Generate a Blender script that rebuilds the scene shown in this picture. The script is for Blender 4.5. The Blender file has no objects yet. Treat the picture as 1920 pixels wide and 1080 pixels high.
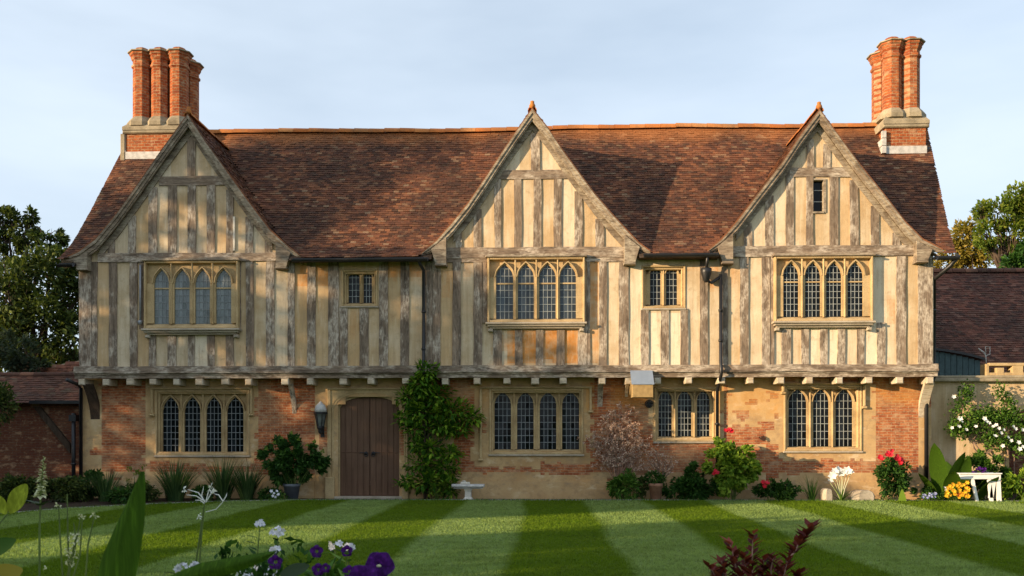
import bpy, math, random
from mathutils import Vector, noise as mnoise
R = math.radians
C = bpy.context.scene.collection
rnd = random.Random(7)

# ------------------------------------------------------------------ camera, sky, sun
CAMY, EYE, FPX, HOR = -24.0, 1.64, 1680.0, 820.0
TH = math.atan(60 / FPX)
SUN_EL, SUN_AZ = R(10.5), R(61)          # azimuth measured from the facade normal towards the left
SX, SY = -math.sin(SUN_AZ), -math.cos(SUN_AZ)
sc = bpy.context.scene
cam = bpy.data.objects.new('camera', bpy.data.cameras.new('camera')); C.objects.link(cam)
cam.location = (0, CAMY, EYE); cam.rotation_euler = (R(90), 0, TH)
cam.data.sensor_width = 36; cam.data.lens = 36 * FPX / 1920; cam.data.shift_y = (HOR - 540) / 1920
cam.data.clip_end = 3000; cam.data.clip_start = 0.05
cam.data.dof.use_dof = True; cam.data.dof.focus_distance = 23.5; cam.data.dof.aperture_fstop = 7.0
sc.camera = cam
w = bpy.data.worlds.new('World'); sc.world = w; w.use_nodes = True
nt = w.node_tree; nt.nodes.clear()
wo = nt.nodes.new('ShaderNodeOutputWorld'); bg = nt.nodes.new('ShaderNodeBackground')
sky = nt.nodes.new('ShaderNodeTexSky'); sky.sky_type = 'NISHITA'; sky.sun_disc = False
sky.sun_elevation = SUN_EL; sky.sun_rotation = math.atan2(SX, SY); sky.air_density = 1.0; sky.dust_density = 1.2; sky.ozone_density = 2.0
tc = nt.nodes.new('ShaderNodeTexCoord'); mp = nt.nodes.new('ShaderNodeMapping'); mp.inputs['Scale'].default_value = (0.9, 0.9, 3.2)
mp.inputs['Rotation'].default_value = (0.1, 0.12, 0)
nz = nt.nodes.new('ShaderNodeTexNoise'); nz.inputs['Scale'].default_value = 1.9; nz.inputs['Detail'].default_value = 5; nz.inputs['Roughness'].default_value = 0.5
rp = nt.nodes.new('ShaderNodeValToRGB'); rp.color_ramp.elements[0].position = 0.33; rp.color_ramp.elements[0].color = (.52, .52, .52, 1)
rp.color_ramp.elements[1].position = 0.7; rp.color_ramp.elements[1].color = (.93, .93, .93, 1)
mx = nt.nodes.new('ShaderNodeMix'); mx.data_type = 'RGBA'; mx.inputs[7].default_value = (4.5, 5.15, 5.9, 1)   # thin high cloud
nt.links.new(tc.outputs['Generated'], mp.inputs[0]); nt.links.new(mp.outputs[0], nz.inputs['Vector'])
nt.links.new(nz.outputs['Fac'], rp.inputs[0]); nt.links.new(rp.outputs[0], mx.inputs[0])
nt.links.new(sky.outputs[0], mx.inputs[6]); nt.links.new(mx.outputs[2], bg.inputs[0]); nt.links.new(bg.outputs[0], wo.inputs[0])
bg.inputs[1].default_value = 0.115
sl = bpy.data.lights.new('sun', 'SUN'); sun = bpy.data.objects.new('sun', sl); C.objects.link(sun)
sl.energy = 5.0; sl.angle = R(0.6); sl.color = (1.0, .75, .47)
sun.rotation_euler = Vector((-SX * math.cos(SUN_EL), -SY * math.cos(SUN_EL), -math.sin(SUN_EL))).to_track_quat('-Z', 'Y').to_euler()
sc.view_settings.view_transform = 'Standard'; sc.view_settings.look = 'None'; sc.view_settings.exposure = 0.78
sc.cycles.max_bounces = 5; sc.cycles.diffuse_bounces = 3; sc.cycles.glossy_bounces = 2; sc.cycles.transmission_bounces = 3
sc.cycles.caustics_reflective = False; sc.cycles.caustics_refractive = False

# ------------------------------------------------------------------ measuring helpers
CT, ST = math.cos(TH), math.sin(TH)
def G(px, py, Y=0.0):                    # photo pixel on the vertical plane y=Y -> (x, z)
    a = (px - 960) / FPX
    dx, dy = -ST + CT * a, CT + ST * a
    t = (Y - CAMY) / dy
    return (t * dx, EYE + t * (HOR - py) / FPX)
def GX(px, Y=0.0): return G(px, HOR, Y)[0]
def GZ(py, px=960, Y=0.0): return G(px, py, Y)[1]
def gnd(px, py, z=0.0):
    a = (px - 960) / FPX; t = (EYE - z) * FPX / (py - HOR)
    return (t * (-ST + CT * a), CAMY + t * (CT + ST * a))
def lerp(a, b, t): return a + (b - a) * t
def interp(pts, x):
    if x <= pts[0][0]: return pts[0][1]
    for (a, b), (c, d) in zip(pts, pts[1:]):
        if x <= c: return b + (d - b) * (x - a) / (c - a)
    return pts[-1][1]
def nz3(x, y, z=0.0): return mnoise.noise(Vector((x, y, z)))

# ------------------------------------------------------------------ mesh builder
class MB:
    def __init__(s): s.v = []; s.f = []; s.m = []; s.smooth = set(); s.att = {}
    def add(s, vs, fs, mi=0, smooth=False):
        b = len(s.v); s.v.extend([tuple(v) for v in vs])
        for f in fs:
            if smooth: s.smooth.add(len(s.f))
            s.f.append([i + b for i in f]); s.m.append(mi)
        return s
    def box(s, x0, x1, y0, y1, z0, z1, mi=0):
        x0, x1 = sorted((x0, x1)); y0, y1 = sorted((y0, y1)); z0, z1 = sorted((z0, z1))
        return s.add([(x, y, z) for z in (z0, z1) for y in (y0, y1) for x in (x0, x1)],
                     [(0, 2, 3, 1), (4, 5, 7, 6), (0, 1, 5, 4), (2, 6, 7, 3), (0, 4, 6, 2), (1, 3, 7, 5)], mi)
    def bevbox(s, x0, x1, y0, y1, z0, z1, b=.012, mi=0):
        # box with chamfered front vertical and horizontal edges (front = low y)
        x0, x1 = sorted((x0, x1)); y0, y1 = sorted((y0, y1)); z0, z1 = sorted((z0, z1))
        v = [(x0, y1, z0), (x1, y1, z0), (x1, y1, z1), (x0, y1, z1),
             (x0, y0 + b, z0), (x1, y0 + b, z0), (x1, y0 + b, z1), (x0, y0 + b, z1),
             (x0 + b, y0, z0 + b), (x1 - b, y0, z0 + b), (x1 - b, y0, z1 - b), (x0 + b, y0, z1 - b)]
        f = [(0, 3, 2, 1), (0, 1, 5, 4), (1, 2, 6, 5), (2, 3, 7, 6), (3, 0, 4, 7), (4, 5, 9, 8), (5, 6, 10, 9), (6, 7, 11, 10), (7, 4, 8, 11), (8, 9, 10, 11)]
        return s.add(v, f, mi)
    def prism(s, poly, y0, y1, mi=0):    # polygon in x,z extruded along y
        n = len(poly)
        v = [(x, y0, z) for x, z in poly] + [(x, y1, z) for x, z in poly]
        f = [tuple(range(n)), tuple(range(2 * n - 1, n - 1, -1))] + [(i, i + n, (i + 1) % n + n, (i + 1) % n) for i in range(n)]
        return s.add(v, f, mi)
    def strip(s, A, B, y0, y1, mi=0):    # solid band between two polylines in x,z
        n = len(A)
        v = [(x, y0, z) for x, z in A] + [(x, y0, z) for x, z in B] + [(x, y1, z) for x, z in A] + [(x, y1, z) for x, z in B]
        f = []
        for i in range(n - 1):
            f += [(i, i + 1, n + i + 1, n + i), (2 * n + i, 3 * n + i, 3 * n + i + 1, 2 * n + i + 1),
                  (i, 2 * n + i, 2 * n + i + 1, i + 1), (n + i, n + i + 1, 3 * n + i + 1, 3 * n + i)]
        f += [(0, n, 3 * n, 2 * n), (n - 1, 3 * n - 1, 4 * n - 1, 2 * n - 1)]
        return s.add(v, f, mi)
    def tube(s, path, r, seg=6, mi=0, cap=True):
        P = [Vector(p) for p in path]; n = len(P); vs = []; fs = []
        rr = r if isinstance(r, (list, tuple)) else [r] * n
        for i, p in enumerate(P):
            t = (P[min(i + 1, n - 1)] - P[max(i - 1, 0)])
            t = t.normalized() if t.length > 1e-9 else Vector((0, 0, 1))
            u = t.cross(Vector((0, 1, 0)) if abs(t.y) < .9 else Vector((1, 0, 0))).normalized(); w_ = t.cross(u)
            for k in range(seg):
                a = 2 * math.pi * k / seg
                vs.append(p + (u * math.cos(a) + w_ * math.sin(a)) * rr[i])
        for i in range(n - 1):
            for k in range(seg):
                k2 = (k + 1) % seg
                fs.append((i * seg + k, i * seg + k2, (i + 1) * seg + k2, (i + 1) * seg + k))
        if cap: fs += [tuple(range(seg - 1, -1, -1)), tuple((n - 1) * seg + k for k in range(seg))]
        return s.add(vs, fs, mi, smooth=seg > 5)
    def lathe(s, prof, c=(0, 0, 0), seg=16, mi=0, rot=0.0, smooth=True, sx=1, sy=1):
        vs = []; fs = []; n = len(prof)
        for r_, z in prof:
            for k in range(seg):
                a = 2 * math.pi * k / seg + rot
                vs.append((c[0] + r_ * sx * math.cos(a), c[1] + r_ * sy * math.sin(a), c[2] + z))
        for i in range(n - 1):
            for k in range(seg):
                k2 = (k + 1) % seg
                fs.append((i * seg + k, i * seg + k2, (i + 1) * seg + k2, (i + 1) * seg + k))
        fs += [tuple(range(seg - 1, -1, -1)), tuple((n - 1) * seg + k for k in range(seg))]
        return s.add(vs, fs, mi, smooth)
    def leaf(s, p, d, up, L, W, mi=0, fold=.15):   # a pointed leaf of two folded halves
        p = Vector(p); d = Vector(d).normalized(); sd = d.cross(Vector(up))
        if sd.length < 1e-4: sd = d.cross(Vector((1, 0, .3)))
        sd.normalize(); nn = sd.cross(d)
        m = p + d * L * .45
        return s.add([p, m + sd * W * .5 + nn * W * fold, p + d * L, m - sd * W * .5 + nn * W * fold], [(0, 1, 2), (0, 2, 3)], mi)
    def blade(s, p, az, L, W, lean, droop, seg=5, mi=0):   # an arching strap leaf
        p = Vector(p); h = Vector((math.cos(az), math.sin(az), 0)); sd = Vector((-math.sin(az), math.cos(az), 0)); vs = []; fs = []
        ang = lean
        for i in range(seg + 1):
            t = i / seg; wd = W * (1 - t ** 2) * .5 + .0008
            vs += [p - sd * wd, p + sd * wd]
            p = p + (h * math.sin(ang) + Vector((0, 0, 1)) * math.cos(ang)) * L / seg
            ang += droop / seg
        for i in range(seg): fs.append((2 * i, 2 * i + 1, 2 * i + 3, 2 * i + 2))
        return s.add(vs, fs, mi)
    def build(s, name, mats, parent=None, loc=None):
        me = bpy.data.meshes.new(name); me.from_pydata(s.v, [], s.f)
        if not isinstance(mats, (list, tuple)): mats = [mats]
        for m in mats: me.materials.append(m)
        if any(s.m): me.polygons.foreach_set('material_index', s.m)
        if s.smooth:
            me.polygons.foreach_set('use_smooth', [i in s.smooth for i in range(len(s.f))])
        for k, vals in s.att.items():
            a = me.attributes.new(k, 'FLOAT', 'FACE'); a.data.foreach_set('value', vals)
        me.validate(); me.update()
        o = bpy.data.objects.new(name, me); C.objects.link(o)
        if parent: o.parent = parent
        if loc: o.location = loc
        return o
def empty(name, loc, rz=0.0):
    o = bpy.data.objects.new(name, None); C.objects.link(o); o.location = loc; o.rotation_euler = (0, 0, rz); o.empty_display_size = .2
    return o
def tag(o, label=None, cat=None, group=None, kind=None):
    if label: o['label'] = label
    if cat: o['category'] = cat
    if group: o['group'] = group
    if kind: o['kind'] = kind
    return o

# ------------------------------------------------------------------ materials
class NM:
    def __init__(s, name, rough=.85, spec=.25):
        s.m = bpy.data.materials.new(name); s.m.use_nodes = True; s.t = s.m.node_tree
        s.b = s.t.nodes['Principled BSDF']; s.b.inputs['Roughness'].default_value = rough; s.b.inputs['Specular IOR Level'].default_value = spec
        s.tc = s.t.nodes.new('ShaderNodeTexCoord')
    def n(s, k, **kw):
        x = s.t.nodes.new(k)
        for a, b in kw.items(): setattr(x, a, b)
        return x
    def l(s, a, b): s.t.links.new(a, b)
    def vec(s, scale=(1, 1, 1), rot=(0, 0, 0), loc=(0, 0, 0), perobj=False):
        m = s.n('ShaderNodeMapping'); m.inputs['Scale'].default_value = scale; m.inputs['Rotation'].default_value = rot; m.inputs['Location'].default_value = loc
        s.l(s.tc.outputs['Object'], m.inputs[0])
        if perobj:
            oi = s.n('ShaderNodeObjectInfo'); sc_ = s.n('ShaderNodeVectorMath', operation='SCALE'); sc_.inputs[0].default_value = (37, 19, 53); s.l(oi.outputs['Random'], sc_.inputs['Scale'])
            ad = s.n('ShaderNodeVectorMath', operation='ADD'); s.l(m.outputs[0], ad.inputs[0]); s.l(sc_.outputs[0], ad.inputs[1]); return ad.outputs[0]
        return m.outputs[0]
    def noise(s, v, scale=1, detail=4, rough=.55, dist=0):
        x = s.n('ShaderNodeTexNoise'); x.inputs['Scale'].default_value = scale; x.inputs['Detail'].default_value = detail
        x.inputs['Roughness'].default_value = rough; x.inputs['Distortion'].default_value = dist; s.l(v, x.inputs['Vector']); return x.outputs['Fac']
    def ramp(s, f, stops, interp_='LINEAR'):
        x = s.n('ShaderNodeValToRGB'); e = x.color_ramp.elements; x.color_ramp.interpolation = interp_
        while len(e) < len(stops): e.new(.5)
        for el, (p, c) in zip(e, stops): el.position = p; el.color = (c, c, c, 1) if isinstance(c, (int, float)) else (*c, 1)
        s.l(f, x.inputs[0]); return x.outputs[0]
    def mix(s, f, a, b, mode='MIX'):
        x = s.n('ShaderNodeMix', data_type='RGBA', blend_type=mode)
        for i, q in ((0, f), (6, a), (7, b)):
            if isinstance(q, (int, float)): x.inputs[i].default_value = q if i == 0 else (q, q, q, 1)
            elif isinstance(q, tuple): x.inputs[i].default_value = (*q, 1)
            else: s.l(q, x.inputs[i])
        return x.outputs[2]
    def math(s, op, a, b=0.0, clamp=False):
        x = s.n('ShaderNodeMath', operation=op, use_clamp=clamp)
        for i, q in ((0, a), (1, b)):
            if isinstance(q, (int, float)): x.inputs[i].default_value = q
            else: s.l(q, x.inputs[i])
        return x.outputs[0]
    def attr(s, name):
        x = s.n('ShaderNodeAttribute', attribute_name=name); return x.outputs['Fac']
    def col(s, c):
        if isinstance(c, tuple): s.b.inputs['Base Color'].default_value = (*c, 1)
        else: s.l(c, s.b.inputs['Base Color'])
    def bump(s, h, strength=.5, dist=.01):
        x = s.n('ShaderNodeBump'); x.inputs['Strength'].default_value = strength; x.inputs['Distance'].default_value = dist
        s.l(h, x.inputs['Height']); s.l(x.outputs[0], s.b.inputs['Normal'])
    def island(s): return s.n('ShaderNodeNewGeometry').outputs['Random Per Island']

def timber(name, axis, dark=(.065, .045, .032), mid=(.215, .155, .108), pale=(.57, .485, .385), bias=0.0):
    k = NM(name, .9, .15)
    sc3 = {'z': (9, 9, .8), 'x': (.8, 9, 9)}[axis]
    big = {'z': (3.5, 3, 2.0), 'x': (2.0, 3, 3.5)}[axis]
    fine = {'z': (60, 60, 5), 'x': (5, 60, 60)}[axis]
    g = k.noise(k.vec(sc3, perobj=True), 1, 5, .65)
    b = k.noise(k.vec(big, perobj=True), 1, 4, .6)
    f = k.noise(k.vec(fine, perobj=True), 1, 3, .6)
    c = k.ramp(g, [(.3, dark), (.52, mid), (.72, tuple(x * 1.45 for x in mid))])
    oi = k.n('ShaderNodeObjectInfo').outputs['Random']
    th = k.math('ADD', b, k.math('MULTIPLY', k.math('SUBTRACT', oi, .5), .16))
    pm = k.ramp(k.math('ADD', th, bias), [(.44, .12), (.58, .95)])
    br = k.ramp(k.noise(k.vec({'z': (17, 17, 7), 'x': (7, 17, 17)}[axis], perobj=True), 1, 6, .7), [(.38, .15), (.58, 1.0)])
    c = k.mix(k.mix(1.0, pm, br, 'MULTIPLY'), c, pale)
    c = k.mix(k.ramp(f, [(.35, .65), (.5, 0.0)]), c, dark)
    k.col(c); k.bump(k.math('ADD', k.math('MULTIPLY', f, .5), g), .7, .012); return k.m
M = {}
M['stud'] = timber('weathered_timber_upright', 'z')
M['beam'] = timber('weathered_timber_beam', 'x', bias=-.02)
M['barge'] = timber('silvered_oak', 'x', (.07, .05, .035), (.25, .19, .135), (.46, .39, .29), bias=-.02)
M['darkwood'] = timber('dark_oak', 'z', (.03, .02, .014), (.07, .045, .03), (.12, .09, .065), bias=-.05)
M['joist'] = timber('limewashed_joist', 'x', (.28, .2, .13), (.5, .4, .28), (.62, .55, .43), bias=.05)

def plaster(name, attrs=True):
    k = NM(name, .92, .15)
    n1 = k.noise(k.vec((1, 1, 1)), 1.1, 4, .55); n2 = k.noise(k.vec((1, 1, 1), loc=(9, 3, 1)), 6, 5, .6); n3 = k.noise(k.vec(), 45, 3, .6)
    c = k.ramp(n1, [(.34, (.46, .315, .17)), (.5, (.57, .435, .27)), (.66, (.68, .56, .40))])
    if attrs:
        t = k.attr('tone')
        c = k.mix(k.ramp(t, [(.5, 0.0), (1, .95)]), c, (.77, .66, .49))
        c = k.mix(k.ramp(t, [(0, .85), (.5, 0.0)]), c, (.56, .36, .17))
        o = k.attr('ochre'); o2 = k.math('MULTIPLY', o, k.ramp(n2, [(.35, .45), (.62, 1.0)]))
        c = k.mix(o2, c, (.58, .22, .035))
    n5 = k.noise(k.vec((9, 9, .9), loc=(2, 5, 1)), 1, 5, .65); c = k.mix(k.ramp(n5, [(.5, 0.0), (.68, .55)]), c, (.40, .28, .16)); c = k.mix(k.ramp(n5, [(.3, .45), (.46, 0.0)]), c, (.78, .66, .47))
    c = k.mix(k.ramp(n2, [(.55, 0.0), (.72, .45)]), c, (.34, .22, .11))
    c = k.mix(k.ramp(n3, [(.55, 0.0), (.7, .35)]), c, (.3, .22, .14))
    k.col(c); k.bump(k.math('ADD', n2, k.math('MULTIPLY', n3, .4)), .5, .02); return k.m
M['plaster'] = plaster('ochre_limewash_plaster')

def stone(name, a=(.37, .25, .12), b=(.55, .40, .21), c3=(.24, .175, .10)):
    k = NM(name, .88, .2)
    n1 = k.noise(k.vec((1, 1, 1), perobj=True), 2.5, 5, .6); n2 = k.noise(k.vec(), 30, 4, .6)
    c = k.ramp(n1, [(.3, a), (.62, b)]); c = k.mix(k.ramp(n2, [(.5, 0.0), (.7, .5)]), c, c3)
    k.col(c); k.bump(n2, .35, .01); return k.m
M['stone'] = stone('honey_limestone'); M['stonegrey'] = stone('weathered_sill_stone', (.33, .27, .2), (.5, .43, .33), (.2, .17, .13))
M['palestone'] = stone('pale_stone', (.5, .46, .38), (.68, .64, .55), (.35, .3, .24))
M['capstone'] = stone('lichened_stone', (.2, .165, .11), (.4, .33, .22), (.1, .09, .07))

def brick(name, c1=(.32, .085, .035), c2=(.47, .16, .06), mort=(.46, .30, .17), patch=True, axis='XZ', wash=.3, row=.075, wid=.225):
    k = NM(name, .9, .15)
    v = k.vec((1, 1, 1))
    sx = k.n('ShaderNodeSeparateXYZ'); k.l(v, sx.inputs[0]); cb = k.n('ShaderNodeCombineXYZ')
    if axis == 'XZ': k.l(k.math('ADD', sx.outputs[0], sx.outputs[1]), cb.inputs[0])
    k.l(sx.outputs[2], cb.inputs[1])
    wob = k.noise(k.vec((1, 1, 1)), 3, 3); off = k.n('ShaderNodeVectorMath', operation='ADD'); cc = k.n('ShaderNodeCombineXYZ')
    k.l(k.math('MULTIPLY', k.math('SUBTRACT', wob, .5), .05), cc.inputs[1]); k.l(cb.outputs[0], off.inputs[0]); k.l(cc.outputs[0], off.inputs[1])
    br = k.n('ShaderNodeTexBrick'); k.l(off.outputs[0], br.inputs['Vector']); br.inputs['Scale'].default_value = 1
    br.inputs['Brick Width'].default_value = wid; br.inputs['Row Height'].default_value = row; br.inputs['Mortar Size'].default_value = .009
    br.inputs['Mortar Smooth'].default_value = .4; br.inputs['Bias'].default_value = 0.0
    br.inputs['Color1'].default_value = (*c1, 1); br.inputs['Color2'].default_value = (*c2, 1); br.inputs['Mortar'].default_value = (*mort, 1)
    n1 = k.noise(k.vec(), 1.3, 5, .6); n2 = k.noise(k.vec((1, 1, 1.8), loc=(4, 4, 4)), 8, 5, .7); n3 = k.noise(k.vec(loc=(1, 7, 2)), 50, 3, .6)
    c = br.outputs['Color']
    c = k.mix(k.ramp(n2, [(.3, .85), (.54, 0.0)]), c, (.16, .055, .03))
    c = k.mix(k.ramp(n2, [(.55, 0.0), (.72, .6)]), c, (.6, .33, .17))
    c = k.mix(k.ramp(n1, [(.5, 0.0), (.7, wash * 2)]), c, (.48, .31, .17))
    n6 = k.noise(k.vec((1.2, 1.2, 2.2), loc=(7, 2, 9)), 2.6, 5, .65); c = k.mix(k.ramp(n6, [(.54, 0.0), (.66, .55)]), c, (.50, .33, .19)); c = k.mix(k.ramp(n6, [(.3, .5), (.44, 0.0)]), c, (.17, .05, .025))
    h = k.math('SUBTRACT', k.math('MULTIPLY', n3, .3), br.outputs['Fac'])
    if patch:
        n4 = k.noise(k.vec(loc=(3, 1, 8)), 5, 5, .6)
        pl = k.ramp(n1, [(.3, (.42, .25, .11)), (.6, (.54, .365, .18)), (.75, (.63, .47, .28))])
        pl = k.mix(k.ramp(n4, [(.52, 0.0), (.66, .7)]), pl, (.36, .23, .12)); pl = k.mix(k.ramp(n6, [(.56, 0.0), (.7, .6)]), pl, (.30, .21, .13)); pl = k.mix(k.ramp(n6, [(.3, .6), (.43, 0.0)]), pl, (.68, .54, .36)); pl = k.mix(k.ramp(n3, [(.55, 0.0), (.7, .4)]), pl, (.3, .2, .12))
        w_ = k.attr('render'); w2 = k.ramp(k.math('ADD', w_, k.math('MULTIPLY', k.math('SUBTRACT', n2, .5), .5)), [(.46, 0.0), (.54, 1.0)])
        c = k.mix(w2, c, pl); k.dsp = w2
        o = k.attr('ochre'); c = k.mix(k.math('MULTIPLY', o, k.ramp(n4, [(.35, .5), (.6, 1.0)])), c, (.62, .30, .07))
        h = k.math('ADD', k.math('MULTIPLY', k.math('SUBTRACT', 1.0, w2), h), k.math('ADD', k.math('MULTIPLY', n2, .6), k.math('MULTIPLY', w2, 1.6)))
    k.col(c); k.bump(h, .8, .012); return k.m
M['brickwall'] = brick('patched_old_brick'); M['brick'] = brick('chimney_brick', (.27, .055, .018), (.42, .115, .032), (.42, .27, .15), patch=False, wash=.06, row=.085, wid=.2)
M['darkbrick'] = brick('outbuilding_brick', (.12, .04, .024), (.17, .065, .035), (.13, .085, .06), patch=False, wash=.06)

def tile(name, stops, dark=(.035, .022, .018), top=False):
    k = NM(name, .85, .2); r_ = k.island()
    c = k.ramp(r_, stops); n1 = k.noise(k.vec(), .55, 5, .65); n2 = k.noise(k.vec(), 9, 4, .65); n3 = k.noise(k.vec((1, 1, 1)), 60, 3, .6)
    c = k.mix(k.ramp(n1, [(.42, .6), (.56, 0.0)]), c, dark)
    c = k.mix(k.ramp(n2, [(.52, 0.0), (.68, .4)]), c, (.15, .11, .065))
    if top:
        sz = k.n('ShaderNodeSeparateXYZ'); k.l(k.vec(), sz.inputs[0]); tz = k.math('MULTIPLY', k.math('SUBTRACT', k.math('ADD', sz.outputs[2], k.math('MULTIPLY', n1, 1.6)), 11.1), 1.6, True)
        c = k.mix(k.math('MULTIPLY', tz, .7), c, (.42, .16, .05))  # orange tiles below the ridge, with a sunlit tone put into their colour
    c = k.mix(k.ramp(n3, [(.5, 0.0), (.7, .4)]), c, dark)
    k.col(c); k.bump(n3, .5, .008); return k.m
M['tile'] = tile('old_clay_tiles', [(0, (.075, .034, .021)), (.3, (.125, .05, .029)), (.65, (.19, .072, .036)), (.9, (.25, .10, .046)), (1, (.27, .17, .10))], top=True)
M['ridge'] = tile('orange_ridge_tiles', [(0, (.42, .13, .03)), (.5, (.55, .19, .045)), (1, (.5, .24, .09))], (.2, .08, .03))
M['verge'] = tile('weathered_verge_tiles', [(0, (.16, .06, .03)), (1, (.3, .12, .05))], (.1, .06, .04))
M['tiledark'] = tile('dark_clay_tiles', [(0, (.06, .026, .02)), (.4, (.12, .045, .03)), (.8, (.18, .065, .04)), (1, (.2, .1, .07))])
M['tilered'] = tile('mossy_red_tiles', [(0, (.1, .045, .03)), (.4, (.17, .07, .045)), (.8, (.24, .1, .06)), (1, (.2, .15, .1))])

def plain(name, c, rough=.7, spec=.3, metal=0.0, var=.25, scale=8):
    k = NM(name, rough, spec); n1 = k.noise(k.vec(perobj=True), scale, 4, .6)
    k.col(k.ramp(n1, [(.3, tuple(x * (1 - var) for x in c)), (.7, tuple(min(1, x * (1 + var)) for x in c))])); k.b.inputs['Metallic'].default_value = metal
    k.bump(n1, .2, .01); return k.m
M['iron'] = plain('black_cast_iron', (.012, .012, .014), .45, .5); M['lead'] = plain('grey_lead_sheet', (.3, .31, .33), .5, .5, .3)
M['leadline'] = plain('lead_cames', (.24, .255, .26), .6, .3); M['leadpale'] = plain('pale_lead_cames', (.33, .35, .34), .6, .3)
M['flash'] = plain('pale_lead_flashing', (.5, .48, .45), .6, .3)
M['white'] = plain('white_paint', (.78, .77, .74), .5, .4, 0, .06); M['teal'] = plain('teal_painted_boards', (.06, .1, .105), .7, .2, 0, .2)
M['pot'] = plain('terracotta', (.30, .155, .10), .85, .15); M['greypot'] = plain('grey_glazed_pot', (.1, .11, .13), .5, .4)
M['mortar'] = plain('grey_concrete', (.42, .4, .36), .9, .2)
def door_mat():
    k = NM('brown_painted_oak', .7, .3); n1 = k.noise(k.vec((14, 14, .8)), 1, 5, .6); n2 = k.noise(k.vec(), 2, 3)
    c = k.ramp(n1, [(.3, (.09, .045, .025)), (.7, (.155, .085, .05))]); c = k.mix(k.ramp(n2, [(.4, 0.0), (.7, .35)]), c, (.19, .11, .07)); k.col(c); k.bump(n1, .4, .006); return k.m
M['door'] = door_mat()
def glass(name, c, rough, wav, spec=.3, v=(.4, 1.5, 2.6)):
    k = NM(name, rough, spec); n1 = k.noise(k.vec((1, 1, 1)), 9, 2, .5); r_ = k.island()
    k.col(k.ramp(r_, [(0, tuple(x * v[0] for x in c)), (.6, c), (.85, tuple(x * v[1] for x in c)), (1, tuple(x * v[2] for x in c))])); k.bump(n1, wav, .02); return k.m
M['glass'] = glass('old_dark_glass', (.008, .010, .012), .07, .12, .16)
M['glassmid'] = glass('old_grey_glass', (.035, .045, .055), .1, .15, .35, (.6, 1.3, 1.8))
M['glasspale'] = glass('curtained_glass', (.17, .19, .19), .15, .2, .4, (.8, 1.1, 1.25))
def foliage(name, a, b, c3, transl=.3, rough=.65, veins=None):
    k = NM(name, rough, .15); r_ = k.island(); c = k.ramp(r_, [(0, a), (.55, b), (1, c3)])
    if veins: vn = k.noise(k.vec(veins), 1, 3, .6); c = k.mix(k.ramp(vn, [(.4, .55), (.6, 0.0)]), c, tuple(x * .5 for x in a)); c = k.mix(k.ramp(vn, [(.58, 0.0), (.7, .5)]), c, tuple(min(1, x * 1.6) for x in c3)); k.bump(vn, .3, .004)
    k.col(c)
    tr = k.n('ShaderNodeBsdfTranslucent'); ms = k.n('ShaderNodeMixShader'); ms.inputs[0].default_value = transl
    k.l(k.mix(1.0, c, (1.0, 1.0, .45), 'MULTIPLY'), tr.inputs[0]); out = k.t.nodes['Material Output']
    k.l(k.b.outputs[0], ms.inputs[1]); k.l(tr.outputs[0], ms.inputs[2]); k.l(ms.outputs[0], out.inputs[0]); return k.m
M['lf_dark'] = foliage('dark_leaves', (.022, .04, .012), (.055, .085, .02), (.13, .16, .035))
M['lf_blue'] = foliage('grey_green_leaves', (.03, .05, .03), (.05, .075, .045), (.085, .11, .065))
M['lf_mid'] = foliage('mid_green_leaves', (.035, .09, .014), (.07, .16, .02), (.14, .24, .035))
M['lf_deep'] = foliage('deep_green_leaves', (.016, .05, .01), (.032, .09, .015), (.07, .15, .025))
M['lf_bright'] = foliage('bright_green_leaves', (.07, .15, .012), (.17, .28, .025), (.32, .42, .05))
M['lf_olive'] = foliage('olive_autumn_leaves', (.07, .12, .015), (.15, .22, .03), (.27, .29, .045), .45)
M['lf_gold'] = foliage('golden_leaves', (.18, .17, .03), (.32, .26, .045), (.38, .27, .07), .45)
M['lf_red'] = foliage('dark_red_leaves', (.06, .014, .014), (.15, .025, .022), (.30, .07, .05))
M['lf_lime'] = foliage('lime_leaves', (.22, .26, .02), (.28, .33, .03), (.32, .36, .04), .35, .65, (60, 60, 25))
M['lf_blade'] = foliage('broad_green_blade', (.045, .10, .006), (.055, .12, .008), (.07, .14, .01), .3, .8, (160, 40, 6))
M['lf_iris'] = foliage('blue_green_straps', (.025, .06, .02), (.05, .10, .03), (.10, .16, .05), .3)
M['petalwhite'] = foliage('white_petals', (.72, .72, .7), (.8, .8, .78), (.85, .84, .8), .2)
M['petallilac'] = foliage('pale_lilac_petals', (.5, .5, .62), (.68, .68, .76), (.8, .8, .84), .2)
M['petalred'] = foliage('red_petals', (.45, .01, .02), (.6, .015, .03), (.65, .05, .08), .2)
M['petalpurple'] = foliage('purple_petals', (.045, .006, .10), (.075, .009, .17), (.12, .015, .23), .15, .6, (70, 40, 70))
M['petalyellow'] = foliage('yellow_petals', (.7, .38, .02), (.8, .5, .03), (.8, .28, .02), .2)
M['petalblue'] = foliage('blue_petals', (.12, .14, .4), (.3, .33, .6), (.6, .62, .75), .2)
M['petalcream'] = foliage('cream_buds', (.45, .48, .25), (.6, .6, .38), (.7, .7, .5), .2)
M['twig'] = plain('grey_brown_twigs', (.22, .145, .11), .9, .1); M['bark'] = plain('dark_bark', (.075, .055, .04), .95, .1, 0, .4, 5); M['twigpink'] = plain('dusty_pink_twigs', (.33, .2, .145), .9, .1)
M['stem'] = plain('green_stems', (.1, .14, .035), .7, .2)
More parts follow.
